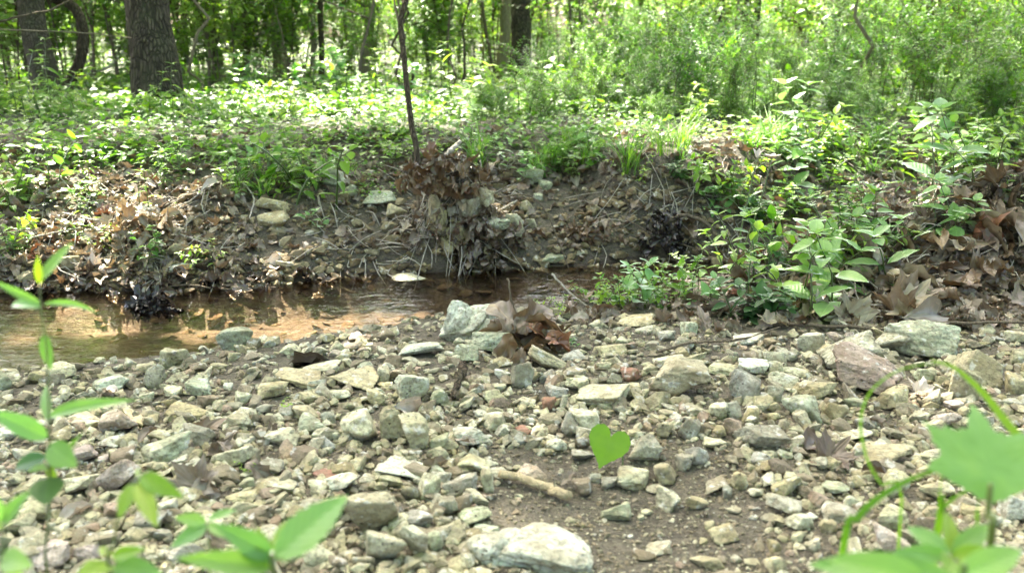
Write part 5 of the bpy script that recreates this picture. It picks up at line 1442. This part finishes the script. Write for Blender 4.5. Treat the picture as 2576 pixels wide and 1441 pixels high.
# one dense bush in front, right of centre, reaching up
for (u, dp, s_) in [(1500, 5.4, .5), (1560, 5.9, .6), (1680, 5.6, .6)]:
    p = PT(u, 300, dp); g = np.array([p[0], p[1], h1(p[0], p[1])])
    place_plant(SHR, int(r.integers(4)), g, r.uniform(0, 6), s_, 'bush', 'tall dense green bush', 'small-leaved bushes of the undergrowth', 'bush')
for (x, y) in [(-5.0, 9.4), (-4.2, 10.6), (-6.2, 8.8)]:
    g = np.array([x, y, h1(x, y)]); e = empty('tree', g, 'young lime-leaved tree at the far left edge of the wood', 'tree', 'young lime-leaved trees at the far left')
    V, T, U = tube(arc((0, 0, -.1), x, 4.5, .1, r, 10, .1), np.linspace(.05, .02, 10), 8); mk('trunk', V, T, BARK_TAN, e, U)
    o = bpy.data.objects.new('crown', LIMEC); COL.objects.link(o); o.parent = e; o.rotation_euler = (0, 0, x)
# far trees closing the wood
far_items = []
for (x, y, s_) in [(-5.0, 9.2, 1.1), (-4.3, 8.6, .9), (-5.7, 10.2, 1.2), (-3.9, 10.5, 1.2)]:
    place_plant(SAPL, int(x * 3) % 2, np.array([x, y, h1(x, y)]), x * 7, s_, 'sapling', 'yellow-green leafy sapling', 'leafy saplings in the wood behind', 'sapling')
for i, (x, y) in enumerate([(-4.5, 1.5), (-3.2, -2.2), (-1.0, -4.5), (2.0, -3.2), (4.6, -1.0), (5.2, 3.0), (0.6, -7.0), (-5.5, -6.0), (5.5, -6.0)]):  # unseen trees, added to cut the open sky and tint the light green
    g = np.array([x, y, h1(x, y)])
    e = empty('tree', g, None, 'tree', 'trees around the viewpoint, out of the picture')
    e['label'] = 'leafy tree beside the gravel bar, out of the picture'
    Pq = arc((0, 0, -.1), i, 7, .08, r, 10, .1)
    V, T, U = tube(Pq, np.linspace(.12, .06, 10), 8); mk('trunk', V, T, BARK_BROWN, e, U)
    o = bpy.data.objects.new('crown', CR[i % 4]); COL.objects.link(o); o.parent = e; o.rotation_euler = (0, 0, i)
for i in range(48):
    y = r.uniform(18, 34) if i < 10 else r.uniform(30, 50); x = r.uniform(-1, 1) * (.7 * y + 1)
    g = np.array([x, y, h1(x, y)])
    e = empty('tree', g, None, 'tree', 'thin trees in the wood behind')
    Pq = arc((0, 0, -.1), r.uniform(0, 6), 7, r.uniform(0, .15), r, 10, .1)
    V, T, U = tube(Pq, np.linspace(.11, .05, 10) * r.uniform(.5, 1.3), 8)
    mk('trunk', V, T, [BARK_BROWN, BARK_TAN][i % 2], e, U)
    o = bpy.data.objects.new('crown', (CRL + CR)[i % 6]); COL.objects.link(o); o.parent = e; o.rotation_euler = (0, 0, r.uniform(0, 6))
    if i >= 10: o.location.z = -1.4; o.scale = (1.3, 1.3, 1.2)
    plant_items.append((e, ['brown-barked', 'pale-barked'][i % 2] + ' background tree', (x, y)))
autolabel(plant_items, TL)
autolabel(tuft_items, TL + [('the cut branch', *GP(2205, 640)[:2])])

# ground cover: far too many small plants to count
def cover(name, n, box, tpls, Lr, hr, mat, label, seed, cond=None):
    rg = np.random.default_rng(seed); P = screen_pts(n, *box, rg)
    P = P[(P[:, 1] > y_far(P[:, 0]) + .35)]
    cl = n2(P[:, 0], P[:, 1], 2.2, seed, 3)
    P = P[(cl + rg.normal(0, .35, len(P))) > -0.15]
    n = len(P); A = Acc(); m = 5
    Q = np.repeat(P, m, 0); N = len(Q)
    dist = np.linalg.norm(Q - CAM, axis=1)
    hh = rg.uniform(*hr, N) * np.clip(dist / 5, .8, 2.0)
    Q = Q + np.stack([rg.normal(0, .03, N) * dist / 4, rg.normal(0, .03, N) * dist / 4, hh], 1)
    a = rg.uniform(0, 6.28, N)
    L = rg.uniform(*Lr, N) * np.clip(dist / 5, .8, 1.8)
    M = frames(np.stack([np.cos(a), np.sin(a), rg.normal(0, .3, N)], 1), nrm(rg.normal(0, .3, (N, 3)) + [0, 0, 1]), L)
    kk = rg.integers(0, len(tpls), N)
    for k in range(len(tpls)): A.inst(tpls[k], Q[kk == k], M[kk == k])
    # stalks
    Sg = Acc()
    return tag(A.make(name, mat), label, 'ground cover', kind='stuff')
cover('bank_cover', 700, (-100, 1000, 400, 540), [SMALL, BROAD], (.012, .026), (.003, .03), L_MID, 'thin scatter of small green leaves creeping down the left bank', 22)
cover('ground_cover', 3500, (-200, 2776, 255, 430), [SMALL, BROAD], (.018, .05), (.003, .075), L_MID, 'low green leaves carpeting the wood floor behind the bank', 12)
cover('bright_ground_cover', 1700, (-200, 2776, 200, 425), [SMALL, BROAD], (.02, .05), (.01, .08), L_LIME, 'brighter yellow-green leaves among the ground cover', 13)
cover('distant_ground_cover', 5000, (-200, 2776, 125, 300), [SMALL, BROAD], (.03, .06), (.01, .09), L_MID, 'leafy undergrowth blending together farther back in the wood', 14)

# ------------------------------------------------------------------ plants close to the camera
def fg(name, label, z_dep, stems, leaves, mats, cat='plant', px_r=4):
    """stems: lists of (u, v, extra depth); leaves: (base uv, tip uv, width px, depth offset, mat key, template, droop side)"""
    z_dep *= .8; px_r *= 1.0
    g0 = stems[0][0]
    p0 = PT(g0[0], g0[1], z_dep); base = np.array([p0[0], p0[1], h1(p0[0], p0[1])])
    e = empty(name, base, label, cat)
    for st in stems:
        pts = [PT(u, v, z_dep + (dz[0] if dz else 0)) for u, v, *dz in st]
        if st is stems[0] and pts[0][2] > base[2] + .01: pts = [base - [0, 0, .01]] + pts
        V, T, U = tube(curve(pts, 20), px(px_r, z_dep) * np.linspace(1.15, .6, 20), 7, True)
        mk('stem', V - base, T, STEM, e, U)
    for i, (b, t, w, dz, m, tp) in enumerate(leaves):
        B, Tp = PT(*b, z_dep), PT(*t, z_dep + dz * .8)
        d = Tp - B; L = np.linalg.norm(d)
        V, T, U = tp
        cur = (V[:, 0].max() - V[:, 0].min())
        wid = (px(w, z_dep) / L) / cur
        up = nrm(-FWD + np.array([0, 0, .55]) + np.array([.35 * math.sin(i * 1.9), 0, 0]))
        M = frames(np.array([d]), np.array([up]), [L], np.array([wid]))[0]
        mk('leaf', V @ M.T + B - base, T, mats[m], e, U)
    return e
BL = blade_tpl(12, .4, .15, .12, .42, across=4, wave=.015)
BA = blade_tpl(12, .3, .2, -.35, .4, across=3, wave=.01)
BS = blade_tpl(14, .55, .12, .1, .4, serr=.05, across=4, wave=.012)
BD = blade_tpl(12, .4, .15, .45, .42, across=3)
MT = {'g': L_BLUE, 'l': L_LIME, 'b': L_BLUE, 'd': L_DARK}
fg('tall_plant', 'tall slender plant with lance-shaped leaves at the left edge', .86,
   [[(118, 1460), (124, 1290), (125, 1180), (123, 1050), (121, 950), (115, 860), (102, 770), (100, 690)]],
   [((100, 712), (178, 600), 30, .02, 'g', BL), ((101, 715), (92, 648), 20, -.02, 'l', BL), ((104, 765), (-30, 712), 22, -.03, 'b', BA), ((106, 775), (-25, 742), 24, .02, 'b', BD), ((108, 765), (272, 755), 20, .05, 'b', BD),
    ((114, 838), (122, 935), 34, .01, 'b', BL), ((123, 1050), (252, 985), 34, -.04, 'b', BD), ((122, 1060), (110, 960), 26, .03, 'b', BL), ((120, 1100), (-20, 1035), 52, -.05, 'b', BL), ((122, 1120), (185, 1170), 66, -.02, 'b', BL),
    ((118, 1150), (22, 1172), 46, .02, 'd', BL), ((122, 1200), (112, 1262), 80, -.03, 'd', BL), ((120, 1180), (60, 1175), 30, -.04, 'g', BL), ((123, 1175), (138, 1212), 26, .0, 'l', BL), ((124, 1190), (210, 1078), 16, .04, 'l', BL)], MT, px_r=3.2)
fg('lime_seedling', 'lime seedling with drooping blurred leaves near the bottom left', .72,
   [[(278, 1470), (284, 1380), (300, 1290), (335, 1215)], [(335, 1215), (360, 1195), (385, 1178)]],
   [((338, 1214), (296, 1300), 40, -.02, 'l', BL), ((346, 1212), (392, 1318), 46, -.03, 'l', BL), ((352, 1196), (428, 1236), 48, -.02, 'l', BD), ((350, 1200), (345, 1165), 18, .03, 'l', BL),
    ((282, 1400), (352, 1378), 34, -.03, 'l', BL), ((280, 1420), (200, 1436), 60, -.04, 'l', BL), ((284, 1430), (395, 1440), 70, -.03, 'g', BL), ((282, 1395), (240, 1375), 24, .02, 'l', BL)], MT, px_r=4)
fg('blurred_seedling', 'small blue-green seedling left of the large pointed leaf', .82,
   [[(530, 1470), (528, 1380), (520, 1312)]],
   [((520, 1312), (444, 1300), 36, -.02, 'b', BL), ((520, 1318), (432, 1372), 40, -.03, 'b', BL), ((522, 1310), (598, 1272), 26, .03, 'b', BL), ((523, 1316), (575, 1350), 26, -.02, 'g', BL)], MT, px_r=3.5)
fg('broad_seedling', 'foreground seedling with one large pointed green leaf, bottom left of centre', .68,
   [[(690, 1480), (690, 1440), (688, 1400)]],
   [((692, 1405), (874, 1238), 104, .03, 'b', BS), ((686, 1400), (548, 1318), 62, -.03, 'b', BS), ((690, 1400), (712, 1300), 34, .03, 'l', BL), ((684, 1405), (610, 1392), 50, -.02, 'l', BL), ((686, 1425), (452, 1400), 62, -.05, 'b', BS), ((690, 1410), (640, 1320), 30, .02, 'l', BL)], MT, px_r=8)
fg('corner_seedling', 'green leaves of a seedling cut off by the bottom left corner', .7,
   [[(10, 1480), (12, 1380), (8, 1300)]],
   [((8, 1318), (60, 1238), 44, -.02, 'g', BL), ((8, 1310), (-40, 1230), 40, -.02, 'g', BL), ((5, 1400), (66, 1420), 60, -.03, 'g', BL), ((6, 1330), (-30, 1280), 30, .02, 'l', BL), ((10, 1440), (70, 1445), 50, .03, 'l', BL)], MT, px_r=4)
# palmate plant bottom right
fg('palmate_plant', 'pale green plant with five spreading leaflets at the bottom right', .72,
   [[(2395, 1490), (2395, 1440), (2390, 1395)]],
   [((2390, 1392), (2282, 1318), 50, .02, 'b', BL), ((2390, 1390), (2392, 1278), 56, .03, 'l', BL), ((2390, 1392), (2505, 1312), 52, .02, 'b', BL), ((2388, 1396), (2262, 1384), 44, -.02, 'b', BL), ((2392, 1396), (2520, 1392), 50, -.02, 'l', BL), ((2390, 1398), (2392, 1440), 60, -.04, 'l', BL)], MT, px_r=5)
fg('corner_plant', 'dark blurred leaves filling the bottom right edge', .62,
   [[(2420, 1520), (2400, 1470)]],
   [((2400, 1452), (2030, 1412), 90, .03, 'b', BL), ((2330, 1462), (2090, 1400), 90, .0, 'b', BL), ((2400, 1452), (2590, 1376), 80, .02, 'g', BL), ((2300, 1470), (2180, 1392), 70, .02, 'b', BL), ((2410, 1455), (2500, 1400), 60, .03, 'g', BL)], MT, px_r=5)
# lobed leaf on its stalk
zd = .57
p0 = PT(2486, 1470, zd); base = np.array([p0[0], p0[1], h1(p0[0], p0[1])])
e = empty('lobed_leaf_plant', base, 'large out-of-focus lobed pale green leaf on an upright stalk at right', 'plant')
pts = curve([base - [0, 0, .01], PT(2488, 1400, zd), PT(2486, 1300, zd), PT(2492, 1215, zd)], 16)
V, T, U = tube(pts, px(11, zd) * np.linspace(1.1, .6, 16), 8); mk('stem', V - base, T, STEM, e, U)
lt = lobed_tpl(7, 0, 1.25, .2, 6, .03, 4)
B = PT(2500, 1270, zd); d = PT(2455, 1010, zd + .03) - B
M = frames(np.array([d]), np.array([nrm(-FWD + [0.1, 0, .45])]), [np.linalg.norm(d)], np.array([1.2]))[0]
mk('leaf', lt[0] @ M.T + B - base, lt[1], L_PALE, e, lt[2])
# grass blades
GB = [([(2118, 1400), (2160, 1300), (2230, 1238), (2330, 1190), (2450, 1172)], 9, .74, 'broad arching grass blade sweeping up to the lobed leaf at lower right'),
      ([(2268, 1290), (2215, 1215), (2180, 1150), (2165, 1060), (2190, 985), (2260, 932), (2350, 914), (2420, 925)], 4, .8, 'long looping grass blade at right rising above the purple-brown rock'),
      ([(2358, 1320), (2375, 1275), (2420, 1240), (2482, 1222)], 6, .76, 'short curved grass blade below the lobed leaf'),
      ([(2366, 1330), (2362, 1270), (2372, 1160)], 3.5, .76, 'thin upright dark grass blade left of the lobed leaf stalk'),
      ([(2600, 1140), (2530, 1060), (2470, 985), (2400, 925), (2340, 905)], 12, .78, 'wide green blade crossing diagonally at the right edge'),
      ([(2450, 1370), (2455, 1300), (2465, 1250)], 4, .74, 'short grass spike beside the five-leaflet plant')]
for (uvs, w, dp, lb) in GB:
    dp *= .85
    A = Acc(); pts = [PT(u, v, dp) for u, v in uvs]
    b0 = np.array([pts[0][0], pts[0][1], h1(pts[0][0], pts[0][1]) - .005])
    if uvs[0][0] < 2560: pts = [b0] + pts
    else: pts = [np.array([pts[0][0] + .05, pts[0][1] - .02, h1(pts[0][0] + .05, pts[0][1]) - .005]), pts[0] + [.03, 0, -.03]] + pts
    Cq = curve(pts, 30)
    ribbon(A, Cq, px(w, dp) * (np.sin(np.linspace(.9, math.pi, 30)) * .9 + .1), up=nrm(-FWD + [0, 0, .3]))
    tag(A.make('grass_leaf', L_MID, origin=Cq[0]), lb, 'grass blade', 'grass blades at the lower right')
# heart-shaped leaf on a thin stalk
zd = (GP(1545, 1180) - CAM) @ FWD - .02
hv, ht, hu = [], [], []
NA, NR = 48, 7
hv.append((0, .45, 0)); hu.append((.5, .45))
for j in range(1, NR + 1):
    for i in range(NA):
        a = 2 * math.pi * i / NA
        x = 16 * math.sin(a) ** 3 / 34; y = -(13 * math.cos(a) - 5 * math.cos(2 * a) - 2 * math.cos(3 * a) - math.cos(4 * a)) / 34 + .42
        s = j / NR; sr = 1 + (.025 if i % 2 else -.01) * (j == NR)
        X_, Y_ = x * s * sr * 1.0, .45 + (y - .42 + .03) * s * sr * 1.12
        hv.append((X_, Y_, .10 * abs(X_) + .10 * (Y_ - .4) ** 2 * -1 + .012 * math.sin(Y_ * 14))); hu.append((.5 + X_, Y_))
for i in range(NA): ht.append((0, 1 + i, 1 + (i + 1) % NA))
for j in range(NR - 1):
    for i in range(NA):
        a, b = 1 + j * NA + i, 1 + j * NA + (i + 1) % NA
        ht += [(a, a + NA, b + NA), (a, b + NA, b)]
hv, hu = np.array(hv), np.array(hu)
B = PT(1548, 1066, zd); Tp = PT(1508, 1178, zd - .01)
d = Tp - B; M = frames(np.array([d]), np.array([nrm(-FWD + [0, 0, .25])]), [np.linalg.norm(d) * 1.0], np.array([.95]))[0]
base = GP(1566, 1176)
e = empty('heart_leaf_seedling', base, 'seedling with a single bright heart-shaped green leaf among the gravel', 'plant')
mk('leaf', hv @ M.T + B - base, ht, L_HEART, e, hu)
j_ = B + d * .15
V, T, U = tube(curve([base - [0, 0, .01], PT(1566, 1130, zd + .03), PT(1556, 1090, zd + .015), j_], 12), .0014, 6); mk('stem', V - base, T, STEM, e, U)
# a tall thin flower stalk pair on the right bank
for (uvs, lb, bud) in [([(1855, 680), (1880, 600), (1915, 500), (1940, 402)], 'tall thin stalk with a white bloom at its tip, right bank', True), ([(1850, 670), (1868, 560), (1888, 470), (1905, 400)], 'tall thin stalk with a closed tan bud, right bank', False)]:
    dp = (GP(1850, 680) - CAM) @ FWD
    b = GP(uvs[0][0], 690); e = empty('flower_stalk', b, lb, 'plant')
    pts = [b] + [PT(u, v, dp) for u, v in uvs]
    V, T, U = tube(curve(pts, 18), px(2.4, dp) * np.linspace(1.1, .6, 18), 5); mk('stem', V - b, T, STEM, e, U)
    A = Acc(); tp_ = pts[-1]; n = 6 if bud else 3
    dv = nrm(np.stack([np.cos(np.arange(n)), np.sin(np.arange(n)), np.full(n, .8 if bud else 2.5)], 1)); A.inst(OVATE[0], np.repeat([tp_ - b], n, 0), frames(dv, np.repeat([[0.1, 0, 1.0]], n, 0), np.full(n, px(30, dp))))
    A.make('bloom' if bud else 'bud', DEAD_PALE, e)
